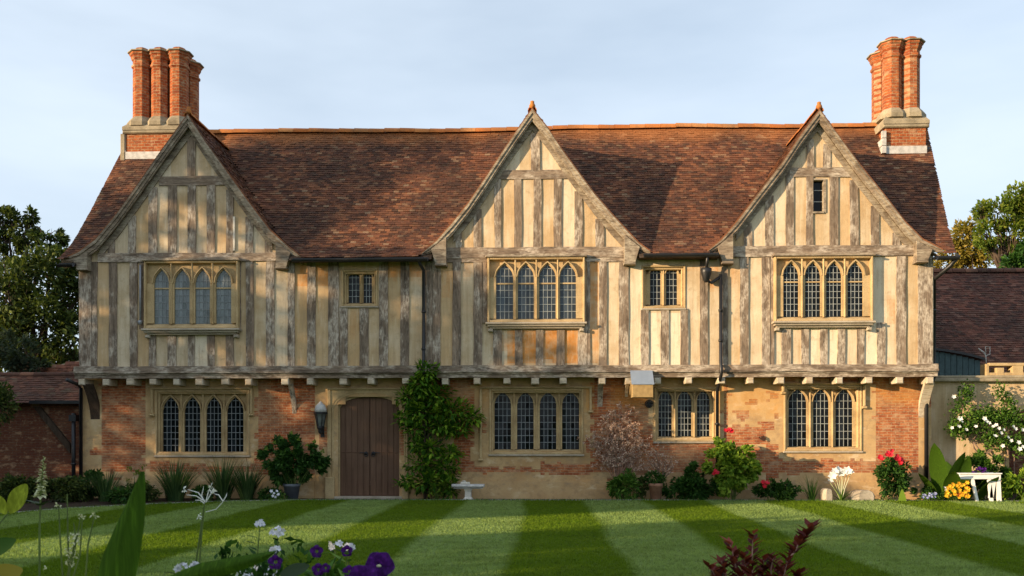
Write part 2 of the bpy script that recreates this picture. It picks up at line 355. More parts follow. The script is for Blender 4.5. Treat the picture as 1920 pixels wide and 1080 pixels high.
def lawn_mat():
    k = NM('striped_mown_lawn', .8, .15)
    sx = k.n('ShaderNodeSeparateXYZ'); k.l(k.vec(), sx.inputs[0])
    wob = k.math('MULTIPLY', k.math('SUBTRACT', k.noise(k.vec((.6, .25, 1)), 1, 3, .5), .5), .5)
    fine = k.math('MULTIPLY', k.math('SUBTRACT', k.noise(k.vec((1, 1, 1)), 9, 3, .6), .5), .22)
    x = k.math('ADD', k.math('ADD', sx.outputs[0], wob), fine)
    s_ = k.math('SINE', k.math('MULTIPLY', k.math('ADD', x, .48), math.pi / 1.53))
    m_ = k.ramp(k.math('ADD', k.math('MULTIPLY', s_, 2.2), .5), [(.1, 1.0), (.9, 0.0)])
    n1 = k.noise(k.vec((1.2, .8, 1)), 1, 4, .6); n2 = k.noise(k.vec((9, 9, 9)), 1, 5, .7); n3 = k.noise(k.vec((70, 38, 40)), 1, 3, .7); n4 = k.noise(k.vec((.8, 4.0, 1)), 1, 4, .6)
    c = k.mix(m_, (.155, .255, .01), (.35, .48, .16))
    c = k.mix(k.ramp(n1, [(.4, 0.0), (.75, .35)]), c, (.17, .23, .03))
    c = k.mix(k.ramp(n4, [(.3, .45), (.5, 0.0)]), c, (.07, .13, .015))
    c = k.mix(k.ramp(n2, [(.35, .5), (.52, 0.0)]), c, (.04, .07, .01))
    c = k.mix(k.ramp(n3, [(.32, .5), (.5, 0.0)]), c, (.04, .07, .005)); c = k.mix(k.ramp(n3, [(.56, 0.0), (.72, .5)]), c, (.21, .25, .07))
    k.col(c); k.bump(k.math('ADD', n2, n3), .9, .03)
    tr = k.n('ShaderNodeBsdfTranslucent'); ms = k.n('ShaderNodeMixShader'); ms.inputs[0].default_value = .4; k.l(k.mix(1.0, c, (1.0, 1.0, .4), 'MULTIPLY'), tr.inputs[0]); k.l(k.b.outputs[0], ms.inputs[1]); k.l(tr.outputs[0], ms.inputs[2]); k.l(ms.outputs[0], k.t.nodes['Material Output'].inputs[0]); return k.m
M['lawn'] = lawn_mat()
def soil_mat():
    k = NM('garden_soil', .95, .1); n1 = k.noise(k.vec(), 7, 5, .65); n2 = k.noise(k.vec(), .05, 3)
    c = k.ramp(n1, [(.3, (.018, .012, .008)), (.7, (.06, .042, .026))]); k.col(c); k.bump(n1, .8, .05); return k.m
M['soil'] = soil_mat()

# ------------------------------------------------------------------ ground
b = MB(); b.add([(-900, -500, -.04), (900, -500, -.04), (900, 1500, -.04), (-900, 1500, -.04)], [(0, 1, 2, 3)]); tag(b.build('ground', M['soil']), kind='structure')
EDGE = [(-60, -16)] + [gnd(px, py) for px, py in ((-200, 985), (0, 964), (100, 955), (270, 946), (420, 940.5), (560, 938), (760, 938), (1100, 938.5), (1500, 938.5), (1760, 939.5), (1960, 941))] + [(60, -.6)]
b = MB(); xs = [-60 + i * .5 for i in range(241)]; NY = 60
for x in xs:
    e = interp(EDGE, x)
    for j in range(NY + 1):
        t = j / NY; y = lerp(-40, e, 1 - (1 - t) ** 2)
        b.v.append((x, y, (.012 * nz3(x * .25, y * .25) if j < NY else 0.0)))
    b.v.append((x, e + .03, -.05))
n_ = NY + 2
for i in range(240):
    for j in range(NY + 1):
        a = i * n_ + j; b.f.append([a, a + n_, a + n_ + 1, a + 1]); b.m.append(0)
        if j < NY: b.smooth.add(len(b.f) - 1)
tag(b.build('lawn', M['lawn']), kind='structure')
# ragged grass fringe along the far edge and loose blades near the camera
b = MB(); r = random.Random(3)
for i in range(5200):
    x = r.uniform(-17, 15); e = interp(EDGE, x)
    b.blade((x, e + r.uniform(-.12, .03), 0), r.uniform(0, 6.28), r.uniform(.03, .07), .008, r.uniform(0, .5), .4, 2)
tag(b.build('grass_fringe', M['lf_mid']), 'fringe of taller grass blades along the far edge of the lawn', 'grass', kind='stuff')
b = MB(); V = b.v; Fc = b.f; r = random.Random(9)
for i in range(330000):
    px, q = r.uniform(-60, 1980), r.random(); y = lerp(-14.5, -.6, q ** 1.15); dp = y - CAMY; x = GX(px, y)
    if y > interp(EDGE, x) - .02: continue
    a = r.uniform(0, 6.283); w_ = r.uniform(.006, .011) * (.5 + dp / 24); h = r.uniform(.015, .042); cx, sy = math.cos(a) * w_, math.sin(a) * w_; n0 = len(V)
    V.append((x - cx, y - sy, 0)); V.append((x + cx, y + sy, 0)); V.append((x + r.uniform(-.02, .02), y + r.uniform(-.02, .02), h)); Fc.append((n0, n0 + 1, n0 + 2))
b.m = [0] * len(Fc); tag(b.build('grass', M['lawn']), 'short mown grass blades of the striped lawn', 'grass', kind='stuff')
# stone kerb strip between lawn and bed
b = MB(); A = [(x, interp(EDGE, x)) for x in [-18 + i * .5 for i in range(70)]]
for (x0, y0), (x1, y1) in zip(A, A[1:]):
    b.add([(x0, y0 + .035, -.03), (x1, y1 + .035, -.03), (x1, y1 + .10, -.03), (x0, y0 + .10, -.03), (x0, y0 + .035, .018), (x1, y1 + .035, .018), (x1, y1 + .10, .018), (x0, y0 + .10, .018)],
          [(4, 5, 6, 7), (0, 1, 5, 4), (2, 3, 7, 6)])
tag(b.build('lawn_edging', M['mortar']), kind='structure')

# ================================================================== THE HOUSE
GY = .45                                   # ground-floor wall plane; the upper storey is jettied to y=0
XL, XR = GX(149), GX(1750)
Z_J = 3.55                                 # top of jetty beam
house = empty('timber_framed_house', (0, 0, 0))
tag(house, 'long old timber framed manor house with three gables, tiled roof and brick ground floor', 'house')
PROF = [(-.38, 6.42), (-.1, 6.64), (.15, 6.88), (.5, 7.27), (1.2, 8.22), (3.2, 11.0)]
def zmain(y): return interp(PROF, y)
def ymain(z): return interp([(b_, a_) for a_, b_ in PROF], z)
def outline(pts):                          # verge line of a gable in world x,z
    return [G(px, py, -.2) for px, py in pts]
GB = [outline([(116, 487), (149, 472), (181, 448), (222, 398), (263, 341), (306, 280), (353, 215), (385, 264), (426, 321), (467, 378), (507, 431), (540, 461), (565, 481)]),
      outline([(789, 476), (819, 451), (849, 417), (878, 381), (908, 337), (938, 291), (967, 248), (998, 204), (1027, 240), (1056, 284), (1086, 325), (1115, 364), (1145, 399), (1175, 432), (1198, 456), (1219, 471)]),
      outline([(1325, 471), (1354, 447), (1383, 413), (1425, 358), (1467, 304), (1500, 254), (1536, 206), (1571, 254), (1612, 310), (1654, 362), (1696, 416), (1729, 449), (1767, 468)])]
def gz(x):
    for g in GB:
        if g[0][0] <= x <= g[-1][0]: return interp(g, x)
    return -1
# --- studs: photo x ranges, with top/bottom photo y
WIN_U = [(269, 446, 489, 616), (914, 1097, 482, 604), (1453, 1638, 480, 602)]
SMALL = [(640, 708, 505, 574), (1203, 1286, 497, 578)]
full = [(149, 172), (172.5, 183), (205, 220), (244, 258), (462, 476), (499, 515), (540, 553), (576.5, 592), (616, 635.5), (711, 727.5), (751, 767), (798, 811), (811.5, 826), (848.5, 864), (888, 904),
        (1123, 1137.5), (1160, 1178.5), (1312, 1327), (1353, 1365), (1387, 1403), (1428, 1443), (1680, 1698), (1720.5, 1748)]
lowL = [(280, 293, 0), (315, 331, 0), (353, 365, 0), (389.5, 403, 0), (424, 439, 0), (925, 941, 1), (965.5, 980, 1), (1004, 1019, 1), (1043.5, 1059, 1), (1083, 1100, 1),
        (1465, 1482, 2), (1502, 1516, 2), (1537, 1551, 2), (1569.5, 1584, 2), (1606, 1620, 2), (1644, 1659, 2)]
lowS = [(637, 652, 0), (674, 691, 0), (1201, 1216, 1), (1238.5, 1254, 1), (1276, 1290, 1)]
def eave_z(px):                            # top of wall at photo x
    x = GX(px); g = gz(x)
    return 6.33 if g < 0 else 6.45
ZB = Z_J - .01
def stud(px0, px1, z0, z1, r=rnd, name='stud', taper=0.0):
    x0, x1 = GX(px0), GX(px1); n = max(3, int((z1 - z0) / .22)); A = []; B = []; o = r.uniform(0, 99)
    for i in range(n + 1):
        z = lerp(z0, z1, i / n); A.append((x0 + .018 * nz3(o, z * 1.3), z)); B.append((x1 + .018 * nz3(o + 31, z * 1.3), z))
    return MB().strip(A, B, -.028 - r.uniform(0, .012), .03).build(name, M['stud'], house)
for a0, a1 in full: stud(a0, a1, ZB, 6.36 if eave_z((a0 + a1) / 2) < 6.4 else 6.42)
for a0, a1, k in lowL: stud(a0, a1, ZB, GZ(WIN_U[k][3] + 3, (a0 + a1) / 2))
for a0, a1, k in lowS: stud(a0, a1, ZB, GZ(SMALL[k][3] + 2, (a0 + a1) / 2))
stud(262, 270, GZ(617, 266), 6.42); stud(447, 452, GZ(617, 449), 6.4); stud(905, 913, GZ(606, 909), 6.42); stud(1100, 1106, ZB, 6.42)
for q in ((1445, 1451),): stud(*q, ZB, 6.42)
# gable studs
TIE = [(185, 527, 475, 491), (832, 1180, 464, 484), (1372, 1722, 461, 481)]
COL = [(299, 424, 331, 348), (932, 1069, 319, 336), (1480, 1600, 315, 332)]
GST = [[(203, 216), (240.6, 255), (279, 295), (316, 331.5), (352.6, 367.7), (388.5, 403.6), (425, 438), (460.6, 475), (497, 508)],
       [(855, 866), (888, 903), (927, 940), (964, 978), (1000, 1015), (1038, 1053), (1077, 1092), (1116, 1132.6)],
       [(1394, 1410), (1434, 1450), (1473, 1488), (1511, 1524), (1555, 1571), (1593, 1609), (1632.5, 1648), (1673, 1687)]]
KING = [[(352, 367)], [(995.5, 1012)], [(1512.5, 1525), (1543, 1557)]]
def wall_outline(x): return gz(x) - .3
for k in range(3):
    for a0, a1 in GST[k]:
        xm = GX((a0 + a1) / 2); zt = min(min(wall_outline(GX(a0)), wall_outline(GX(a1))), GZ(COL[k][3] - 2, (a0 + a1) / 2) if COL[k][0] < a0 < COL[k][1] else 99)
        z0 = GZ(TIE[k][2] + 4, (a0 + a1) / 2)
        if zt > z0 + .1: stud(a0, a1, z0, zt)
    for a0, a1 in KING[k]: stud(a0, a1, GZ(COL[k][2] + 2, a0), min(wall_outline(GX(a0)), wall_outline(GX(a1))) - .05)
def beam(px0, px1, py0, py1, y0=-.055, y1=.03, name='tie_beam', mat='beam', cut=None):
    x0, x1 = GX(px0), GX(px1); z1 = GZ(py0, (px0 + px1) / 2); z0 = GZ(py1, (px0 + px1) / 2)
    n = max(3, int((x1 - x0) / .3)); o = rnd.uniform(0, 99); A = []; B = []
    for i in range(n + 1):
        x = lerp(x0, x1, i / n); A.append((x, z0 + .02 * nz3(o, x * .8))); B.append((x, z1 + .02 * nz3(o + 9, x * .8)))
    return MB().strip(A, B, y0, y1).build(name, M[mat], house)
for q in TIE: beam(*q)
for q in COL: beam(*q, name='collar_beam', y0=-.0375)
beam(832, 916, 481, 492, -.04); beam(1098, 1180, 481, 491, -.038)
# --- upper plaster wall: grid with an opening for each window, tone per panel
edges = sorted([0] + [(a + b_) / 2 for a, b_ in full])
def grid_wall(X, Z, y, inside, zmax=None):
    b = MB(); idx = {}
    def vid(i, j):
        if (i, j) not in idx:
            z = Z[j]
            if zmax: z = min(z, max(zmax(X[i]), Z[0]))
            idx[i, j] = len(b.v); b.v.append((X[i], y, z))
        return idx[i, j]
    cen = []
    for i in range(len(X) - 1):
        for j in range(len(Z) - 1):
            cx, cz = (X[i] + X[i + 1]) / 2, (Z[j] + Z[j + 1]) / 2
            if not inside(cx, cz): continue
            b.f.append([vid(i, j), vid(i + 1, j), vid(i + 1, j + 1), vid(i, j + 1)]); b.m.append(0); cen.append((cx, cz))
    return b, cen
def lines(a, b_, step, extra):
    n = int((b_ - a) / step); L = [a + (b_ - a) * i / n for i in range(n + 1)] + [e for e in extra if a < e < b_]; L.sort(); out = [L[0]]
    for v in L[1:]:
        if v - out[-1] > .004: out.append(v)
        elif v in extra: out[-1] = v
    return out
openU = [(GX(a + 3), GX(b_ - 3), GZ(d - 3, (a + b_) / 2), GZ(c + 3, (a + b_) / 2)) for a, b_, c, d in WIN_U + SMALL] + [(GX(1524.5), GX(1544), GZ(397, 1533), GZ(338, 1533))]
X = lines(XL, XR, .11, [v for o in openU for v in o[:2]]); Z = lines(3.4, 10.6, .11, [v for o in openU for v in o[2:]])
def insU(x, z):
    if any(o[0] < x < o[1] and o[2] < z < o[3] for o in openU): return False
    g = gz(x)
    return z < (6.4 if g < 0 else max(g - .12, 6.3))
b, cen = grid_wall(X, Z, 0.0, insU)
pe = sorted(GX(v) for v in set([(a + b_) / 2 for a, b_ in full] + [(a + b_) / 2 for a, b_, k in lowL + lowS]))
import bisect
tones = {}; r = random.Random(11); ton = []; och = []
och_lit_box = [(950, 1100, 618, 682, 1.0), (556, 616, 490, 535, .8), (712, 792, 490, 520, .75), (1104, 1122, 485, 600, .85), (1104, 1122, 600, 682, .6), (864, 888, 488, 520, .35), (1328, 1348, 500, 545, .6), (1287, 1312, 488, 510, .3), (690, 700, 600, 682, .1), (925, 950, 625, 660, .5), (1662, 1682, 560, 610, .55), (826, 850, 495, 560, .35), (1365, 1387, 500, 540, .35), (640, 674, 580, 640, .25)]  # ochre limewash patches; those under the eaves also have sunlit orange put in
ocw = [(GX(a), GX(b_), GZ(d, 960), GZ(c, 960), s) for a, b_, c, d, s in och_lit_box]
for x, z in cen:
    k = (bisect.bisect(pe, x), int(z > 6.4), int(z > GZ(325)))
    if k not in tones: tones[k] = min(1, max(0, r.gauss(.45, .22)))
    t = tones[k]
    if GX(1204) < x < GX(1290) and z < 4.9: t = .95
    if GX(1200) < x and z < 6.4: t += .12
    ton.append(min(1, max(0, t + .1 * nz3(x * 2, z * 2)))); v = 0
    for a, c_, d, e, s in ocw:
        dd = min(x - a, c_ - x, z - d, e - z) + .10 * nz3(x * 4, z * 4, 5); v = max(v, s * min(1, max(0, (dd + .05) / .14)))
    och.append(v)
b.att = {'tone': ton, 'ochre': och}
b.build('upper_wall', M['plaster'], house)
b = MB()                                   # floor of the jetty, ends and back of the upper storey
XBR = XR + .55; b.add([(XL, -.0, 3.4), (XL, 6.4, 3.4), (XL, 6.4, 6.5), (XL, 3.2, 10.7), (XL, 0, 6.5)], [(0, 4, 3, 2, 1)])
b.add([(XR, -.0, 3.4), (XBR, 6.4, 3.4), (XBR, 6.4, 6.5), ((XR + XBR) / 2, 3.2, 10.7), (XR, 0, 6.5)], [(0, 1, 2, 3, 4)])
b.add([(XL, 6.4, 0), (XBR, 6.4, 0), (XBR, 6.4, 6.5), (XL, 6.4, 6.5)], [(3, 2, 1, 0)])
b.add([(XL, 0, 3.44), (XR, 0, 3.44), (XR, .5, 3.44), (XL, .5, 3.44)], [(3, 2, 1, 0)])
b.att = {'tone': [.45] * 4, 'ochre': [0.0] * 4}; b.build('side_wall', M['plaster'], house)
# jetty beam with mouldings, joist ends and brackets
b = MB(); xl, xr = GX(141), GX(1757)
n = 70; o = 5
def wob(z, amp=.018): return [(lerp(xl, xr, i / n), z + amp * nz3(o, i * .35)) for i in range(n + 1)]
b.strip(wob(3.43), wob(3.565), -.085, .03); b.strip(wob(3.375), wob(3.428), -.115, .03); b.strip(wob(3.33), wob(3.374), -.06, .03); b.strip(wob(3.24), wob(3.329), -.035, .05)
b.build('jetty_beam', M['beam'], house)
for a0 in (154, 199.5, 245, 287, 331, 374.5, 422.5, 466.5, 535, 582, 643.5, 696, 761, 834.5, 894.5, 950.5, 1003.5, 1056, 1129, 1179, 1232.5, 1291, 1352.5, 1407, 1463, 1517, 1573, 1628, 1686, 1743):
    x = GX(a0); w_ = rnd.uniform(.085, .105); zt = 3.235 + rnd.uniform(-.01, .0)
    MB().bevbox(x - w_, x + w_, -.03 - rnd.uniform(0, .03), GY - .005, zt - .155 - rnd.uniform(0, .02), zt, .02).build('joist_end', M['joist'], house)
def bracket(px, w_, drop, mat, name='bracket', fwd=GY):
    x = GX(px, .2); z1 = 3.09; P = []; n = 8
    for i in range(n + 1):                 # curved brace from the wall up to under the joist
        t = i / n; P.append((GY - fwd * (t ** 1.7), z1 - drop * (1 - t)))
    v = []; f = []
    for y, z in P:
        d = .10
        for xx in (x - w_, x + w_): v.append((xx, y, z)); v.append((xx, min(GY, y + d + (0.02)), z + .0))
    for i in range(n):
        a = i * 4; f += [(a, a + 4, a + 6, a + 2), (a + 1, a + 3, a + 7, a + 5), (a, a + 1, a + 5, a + 4), (a + 2, a + 6, a + 7, a + 3)]
    f += [(0, 2, 3, 1), (4 * n, 4 * n + 1, 4 * n + 3, 4 * n + 2)]
    return MB().add(v, f).build(name, M[mat], house)
bracket(170, .13, .95, 'darkwood'); bracket(1738, .12, .92, 'joist'); bracket(547, .06, .8, 'stud'); bracket(1126, .07, .62, 'stud'); bracket(1176, .04, .35, 'joist')
# --- ground floor wall
WG = [(290, 468, 731, 854), (917, 1094, 729, 852), (1226, 1345, 726, 828), (1470, 1617, 722, 846)]
openG = [(GX(a + 5, GY), GX(b_ - 5, GY), GZ(d - 7, (a + b_) / 2, GY), GZ(c + 5, (a + b_) / 2, GY)) for a, b_, c, d in WG] + [(GX(634, GY), GX(749, GY), -.1, GZ(758, 690, GY)), (GX(648, GY), GX(735, GY), GZ(758, 690, GY), GZ(744, 690, GY))]
XGL, XGR = GX(153, GY), GX(1746, GY)
nx = round((XGR - XGL) / .1125); X = lines(XGL, XGR, .1125, [v for o in openG for v in o[:2]]); Z = sorted(set([-.15 + .075 * i for i in range(49)]))
Z = lines(-.15, 3.44, .075, [v for o in openG for v in o[2:]])
b, cen = grid_wall(X, Z, GY, lambda x, z: not any(o[0] < x < o[1] and o[2] < z < o[3] for o in openG))
PZ = GZ(888, 960, GY)
rend = [(150, 189, 700, 940), (272, 481, 700, 866), (320, 470, 860, 874), (590, 640, 690, 940), (745, 800, 690, 940), (800, 850, 780, 888), (886, 1111, 700, 870), (890, 1015, 868, 876), (1214, 1232, 740, 800),
        (1222, 1356, 700, 830), (1366, 1470, 722, 800), (1405, 1470, 790, 838), (1440, 1640, 715, 862), (1721, 1750, 765, 940), (620, 760, 690, 760), (640, 680, 862, 869), (590, 604, 860, 940), (1360, 1470, 700, 724)]
unr = [(1380, 1405, 772, 788), (1394, 1436, 800, 832), (1400, 1420, 745, 760), (1440, 1460, 735, 750), (895, 912, 790, 812), (1300, 1340, 832, 836), (600, 612, 800, 840), (745, 758, 800, 850), (170, 188, 842, 856), (1096, 1108, 820, 850), (1424, 1450, 791, 806), (1366, 1392, 800, 860), (1014, 1110, 868, 888), (1437, 1458, 830, 900), (858, 886, 727, 770), (1452, 1458, 780, 790)]
gx = lambda q: (GX(q[0], GY), GX(q[1], GY), GZ(q[3], 960, GY), GZ(q[2], 960, GY))
rw = [gx(q) for q in rend]; uw = [gx(q) for q in unr]; rl = []; oc = []
og = [(1150, 1225, 722, 765, .55), (1366, 1470, 722, 775, .45), (1635, 1725, 716, 760, .45), (1100, 1112, 724, 765, .8), (1340, 1360, 720, 770, .6), (900, 916, 715, 760, .3), (1440, 1470, 740, 780, .7), (770, 900, 720, 760, .2)]
ow = [(*gx(q), q[4]) for q in og]
for x, z in cen:
    qx, qz = round(x / .1125) * .1125, round(z / .075) * .075
    j = .09 * nz3(qx * 3.1, qz * 5, 2) + .05 * nz3(qx * 9, qz * 13, 7)
    v = max([min(x - a, c_ - x, z - d, e - z) for a, c_, d, e in rw] + [PZ + .02 - z]) + j
    u = max(min(x - a, c_ - x, z - d, e - z) for a, c_, d, e in uw) + j
    val = 1.0 if v > 0 and u < 0 else (.32 if nz3(qx * .9, qz * 1.2, 3) > .12 else .1)
    if z < PZ - .1 and nz3(qx * 1.3, qz * 2, 8) > .42: val = .45
    rl.append(val); k = 0
    for a, c_, d, e, s in ow: k = max(k, s * min(1, max(0, (min(x - a, c_ - x, z - d, e - z) + .15 * nz3(x * 2, z * 2, 6) + .12) / .25)))
    oc.append(k)
b.att = {'render': rl, 'ochre': oc}
b.build('ground_floor_wall', M['brickwall'], house)
b = MB(); b.box(XGL, GX(590, GY), GY - .05, GY - .002, -.2, .44); b.box(GX(765, GY), XGR, GY - .05, GY - .002, -.2, .44)
b.att = {'render': [1.0] * 12, 'ochre': [0.0] * 12}; b.build('plinth', M['brickwall'], house)
b = MB(); b.add([(XGL, GY, 0), (XGL, 6.4, 0), (XGL, 6.4, 3.43), (XGL, GY, 3.43)], [(3, 2, 1, 0)]); b.add([(XGR, GY, 0), (XBR, 6.4, 0), (XBR, 6.4, 3.43), (XGR, GY, 3.43)], [(0, 1, 2, 3)])
b.att = {'render': [.1] * 2, 'ochre': [0.0] * 2}; b.build('side_wall', M['brickwall'], house)

# --- traceried windows
def arch(xa, xb, zs, za, style, n=8):
    L = []; xc = (xa + xb) / 2; hw = (xb - xa) / 2
    for i in range(n + 1):
        u = i / n; k = {'gothic': u ** .48, 'round': math.sqrt(max(0, 1 - (1 - u) ** 2)), 'tudor': (1 - (1 - u) ** 2.6) ** .62}[style]
        L.append((xa + hw * u, zs + (za - zs) * k))
    return L + [(2 * xc - x, z) for x, z in L[-2::-1]]
def window(px, lights, heads, transom, Yw, style, glassm, leadm, rows, cols, oriel=False, hood=None, stonem='stone', spring=22, curtain=False):
    a0, a1, b0, b1 = px; xm = (a0 + a1) / 2
    proj = .2 if oriel else 0.0
    yf = Yw - proj - (.03 if not oriel else 0)          # front of the frame
    x0, x1 = GX(a0, yf), GX(a1, yf); z1, z0 = GZ(b0, xm, yf), GZ(b1, xm, yf)
    fr = .055; yt = yf + (.05 if oriel else .14); yb = Yw + .22
    b = MB()
    for sx0, sx1 in ((x0, x0 + fr), (x1 - fr, x1)): b.bevbox(sx0, sx1, yf, yb, z0, z1, .015)
    b.bevbox(x0 + fr + .001, x1 - fr - .001, yf + .004, yb, z1 - fr, z1, .015); b.bevbox(x0 + fr + .001, x1 - fr - .001, yf + .004, yb, z0, z0 + fr, .012)
    if not oriel:                                       # second, deeper order of the jamb
        f2 = fr + .055
        for sx0, sx1 in ((x0 + fr + .001, x0 + f2), (x1 - f2, x1 - fr - .001)): b.bevbox(sx0, sx1, yf + .06, yb, z0 + fr + .001, z1 - fr - .001, .02)
        b.bevbox(x0 + f2 + .001, x1 - f2 - .001, yf + .062, yb, z1 - f2, z1 - fr - .001, .015)
    zap = GZ(heads[0], xm, yt); zsp = GZ(heads[0] + spring, xm, yt); zbot = GZ(heads[1], xm, yt)
    ztop = z1 - fr - .002
    LX = [(GX(p, yt), GX(q, yt)) for p, q in lights]; cells = [x0 + fr] + [(LX[i][1] + LX[i + 1][0]) / 2 for i in range(len(LX) - 1)] + [x1 - fr]
    for i, (xa, xb) in enumerate(LX):
        A = arch(xa, xb, zsp, zap, style); ca, cb = cells[i], cells[i + 1]; la, lb = min(.05, xa - ca), min(.05, cb - xb); zq = min(ztop - .012, zap + .075)
        Am = arch(xa - la * .45, xb + lb * .45, zsp, lerp(zap, zq, .5), style); A2 = arch(xa - la, xb + lb, zsp, zq, style)
        b.strip(A, Am, yt + .035, yt + .09); b.strip(Am, A2, yt - .02, yt + .11)   # moulded arch in two orders
        b.strip(A2, [(x, ztop) for x, z in A2], yt + .105, yt + .14)   # sunk spandrel
        ca, cb = cells[i], cells[i + 1]
        for p, q in ((ca, xa), (xb, cb)):               # half mullions and jambs
            if q - p > .004: b.box(p, q, yt + .02, yt + .10, zbot, zsp)
        for p, q in ((ca, xa - la), (xb + lb, cb)):
            if q - p > .004: b.box(p, q, yt + .105, yt + .14, zsp, ztop)
    for i in range(1, len(cells) - 1):                  # rounded mullion nosing running up to the head
        c_ = cells[i]; w_ = min(.04, (LX[i][0] - LX[i - 1][1]) / 2 * .7); b.bevbox(c_ - w_ * .55, c_ + w_ * .55, yt - .03, yt + .02, zbot - .03, ztop, .02)
    b.add([(x0 + fr, yt - .03, z0 + fr), (x1 - fr, yt - .03, z0 + fr), (x1 - fr, yt + .1, zbot + .005), (x0 + fr, yt + .1, zbot + .005)], [(0, 1, 2, 3)])  # sloping sill
    win = b.build('window', M[stonem], house)
    yg = yt + .075
    for xa, xb in LX:
        gl = MB()
        A = arch(xa - .012, xb + .012, zsp, zap + .012, style); X_ = [lerp(xa - .01, xb + .01, q / cols) for q in range(cols + 1)]; Z_ = [zbot - .01] + [lerp(zbot, zap, q / (rows + .6)) for q in range(1, rows + 1)] + [zap + .012]
        for ci in range(cols):                          # each quarry of old glass sits at its own slight angle
            for ri in range(rows + 1):
                p, q, u, v_ = X_[ci], X_[ci + 1], Z_[ri], Z_[ri + 1]; tx, tz = rnd.gauss(0, .018), rnd.gauss(0, .018); xs_ = [p, (p + q) / 2, q]
                tp = [min(v_, interp(A, x)) for x in xs_]
                if max(tp) <= u + .004: continue
                tp = [max(t, u + .001) for t in tp]; pl = [(p, u), (q, u), (q, tp[2]), (xs_[1], tp[1]), (p, tp[0])]
                gl.add([(x, yg + tx * (x - xs_[1]) + tz * (z - (u + v_) / 2), z) for x, z in pl], [(0, 1, 2, 3, 4)])
        gl.build('pane', M[glassm], win)
    ld = MB(); h = .0065; yl = yg - .012
    for li, (xa, xb) in enumerate(LX):
        A = arch(xa, xb, zsp, zap, style)
        for c_ in range(1, cols):
            x = lerp(xa, xb, c_ / cols) + rnd.uniform(-.003, .003); zt = interp(A, x); ld.box(x - h, x + h, yl, yl + .008, zbot, zt)
        for r_ in range(1, rows + 1):
            z = lerp(zbot, zap, r_ / (rows + .6)); wl, wr = xa, xb
            if z > zsp:
                half = [q for q in A[:len(A) // 2 + 1]]; wl = interp([(zz, xx) for xx, zz in half], z); wr = xa + xb - wl
            ld.box(wl, wr, yl - .003, yl + .007, z - h, z + h)
    ld.build('glazing_bars', M[leadm], win)
    if transom:
        t = MB(); zt = GZ(transom, xm, yt)
        for xa, xb in LX: t.box(xa, xb, yl - .02, yl - .005, zt - .018, zt + .018)
        t.build('transom', M[stonem], win)
    if oriel:
        s = MB(); s.bevbox(x0 - .05, x1 + .05, yf - .06, Yw + .02, z0 - .055, z0 + .0, .015); s.bevbox(x0 - .0, x1 + .0, yf - .01, Yw + .02, z0 - .11, z0 - .056, .02); s.bevbox(x0 + .06, x1 - .06, yf + .06, Yw + .02, z0 - .16, z0 - .111, .02)
        for xx in (x0 + .02, x1 - .14): s.bevbox(xx, xx + .12, yf + .03, Yw + .02, z0 - .24, z0 - .161, .02)
        s.build('sill', M['stonegrey'], win)
        s = MB(); s.bevbox(x0 - .05, x1 + .05, yf - .05, Yw + .02, z1, z1 + .045, .015); s.box(x0 - .01, x1 + .01, yf - .005, Yw + .02, z1 + .046, z1 + .09); s.build('cornice', M['barge'], win)
    else:
        s = MB(); s.bevbox(x0 - .02, x1 + .02, yf - .03, Yw, z0 - .05, z0 + .0, .02); s.build('sill', M['stonegrey'], win)
    if hood:
        s = MB(); hx0, hx1 = GX(hood[0], yf), GX(hood[1], yf); s.bevbox(hx0, hx1, yf - .06, Yw, z1 + .005, z1 + .06, .025)
        for xx, dr in ((hx0, hood[2]), (hx1 - .07, hood[3])):
            zz = GZ(dr, xm, yf)
            if zz < z1: s.bevbox(xx, xx + .07, yf - .055, Yw, zz, z1 + .004, .02); s.bevbox(xx - .03, xx + .1, yf - .07, Yw, zz - .06, zz - .001, .02)
        s.build('hood_mould', M['stone'], win)
    if curtain: pass
    return win
window(WIN_U[0], [(288, 316), (326, 355), (365, 393), (404, 433)], (505, 606), 540, 0, 'gothic', 'glasspale', 'leadline', 7, 4, oriel=True, stonem='stone', spring=26)
window(WIN_U[1], [(930, 962), (971, 1001), (1011, 1042), (1050, 1080)], (495, 597), 531, 0, 'gothic', 'glassmid', 'leadpale', 7, 4, oriel=True, spring=24)
window(WIN_U[2], [(1469, 1498), (1510, 1539), (1549.5, 1578.6), (1589.6, 1619)], (492, 593), 528, 0, 'gothic', 'glass', 'leadpale', 8, 4, oriel=True, spring=24)
window(SMALL[0], [(653, 674), (681, 697)], (513, 567), None, 0, 'tudor', 'glass', 'leadpale', 4, 3, spring=6)
window(SMALL[1], [(1219, 1239), (1249, 1270)], (504, 571), None, 0, 'round', 'glass', 'leadpale', 5, 3, spring=9)
window(WG[0], [(304, 334.5), (345, 375), (386, 414.5), (425, 456)], (744, 847), None, GY, 'gothic', 'glass', 'leadline', 8, 4, hood=(283, 474, 776, 776), spring=26)
window(WG[1], [(927, 958), (969.5, 1000.5), (1012, 1043), (1054, 1086)], (734, 842), None, GY, 'gothic', 'glass', 'leadline', 8, 4, hood=(899, 1110, 860, 770), spring=24)
window(WG[2], [(1235, 1260), (1271, 1297), (1307, 1331)], (731, 818), None, GY, 'gothic', 'glass', 'leadpale', 7, 4, spring=20)
window(WG[3], [(1479, 1513), (1525, 1555), (1567, 1599.5)], (729, 837), None, GY, 'gothic', 'glass', 'leadpale', 7, 4, hood=(1466, 1623, 735, 762), spring=24)
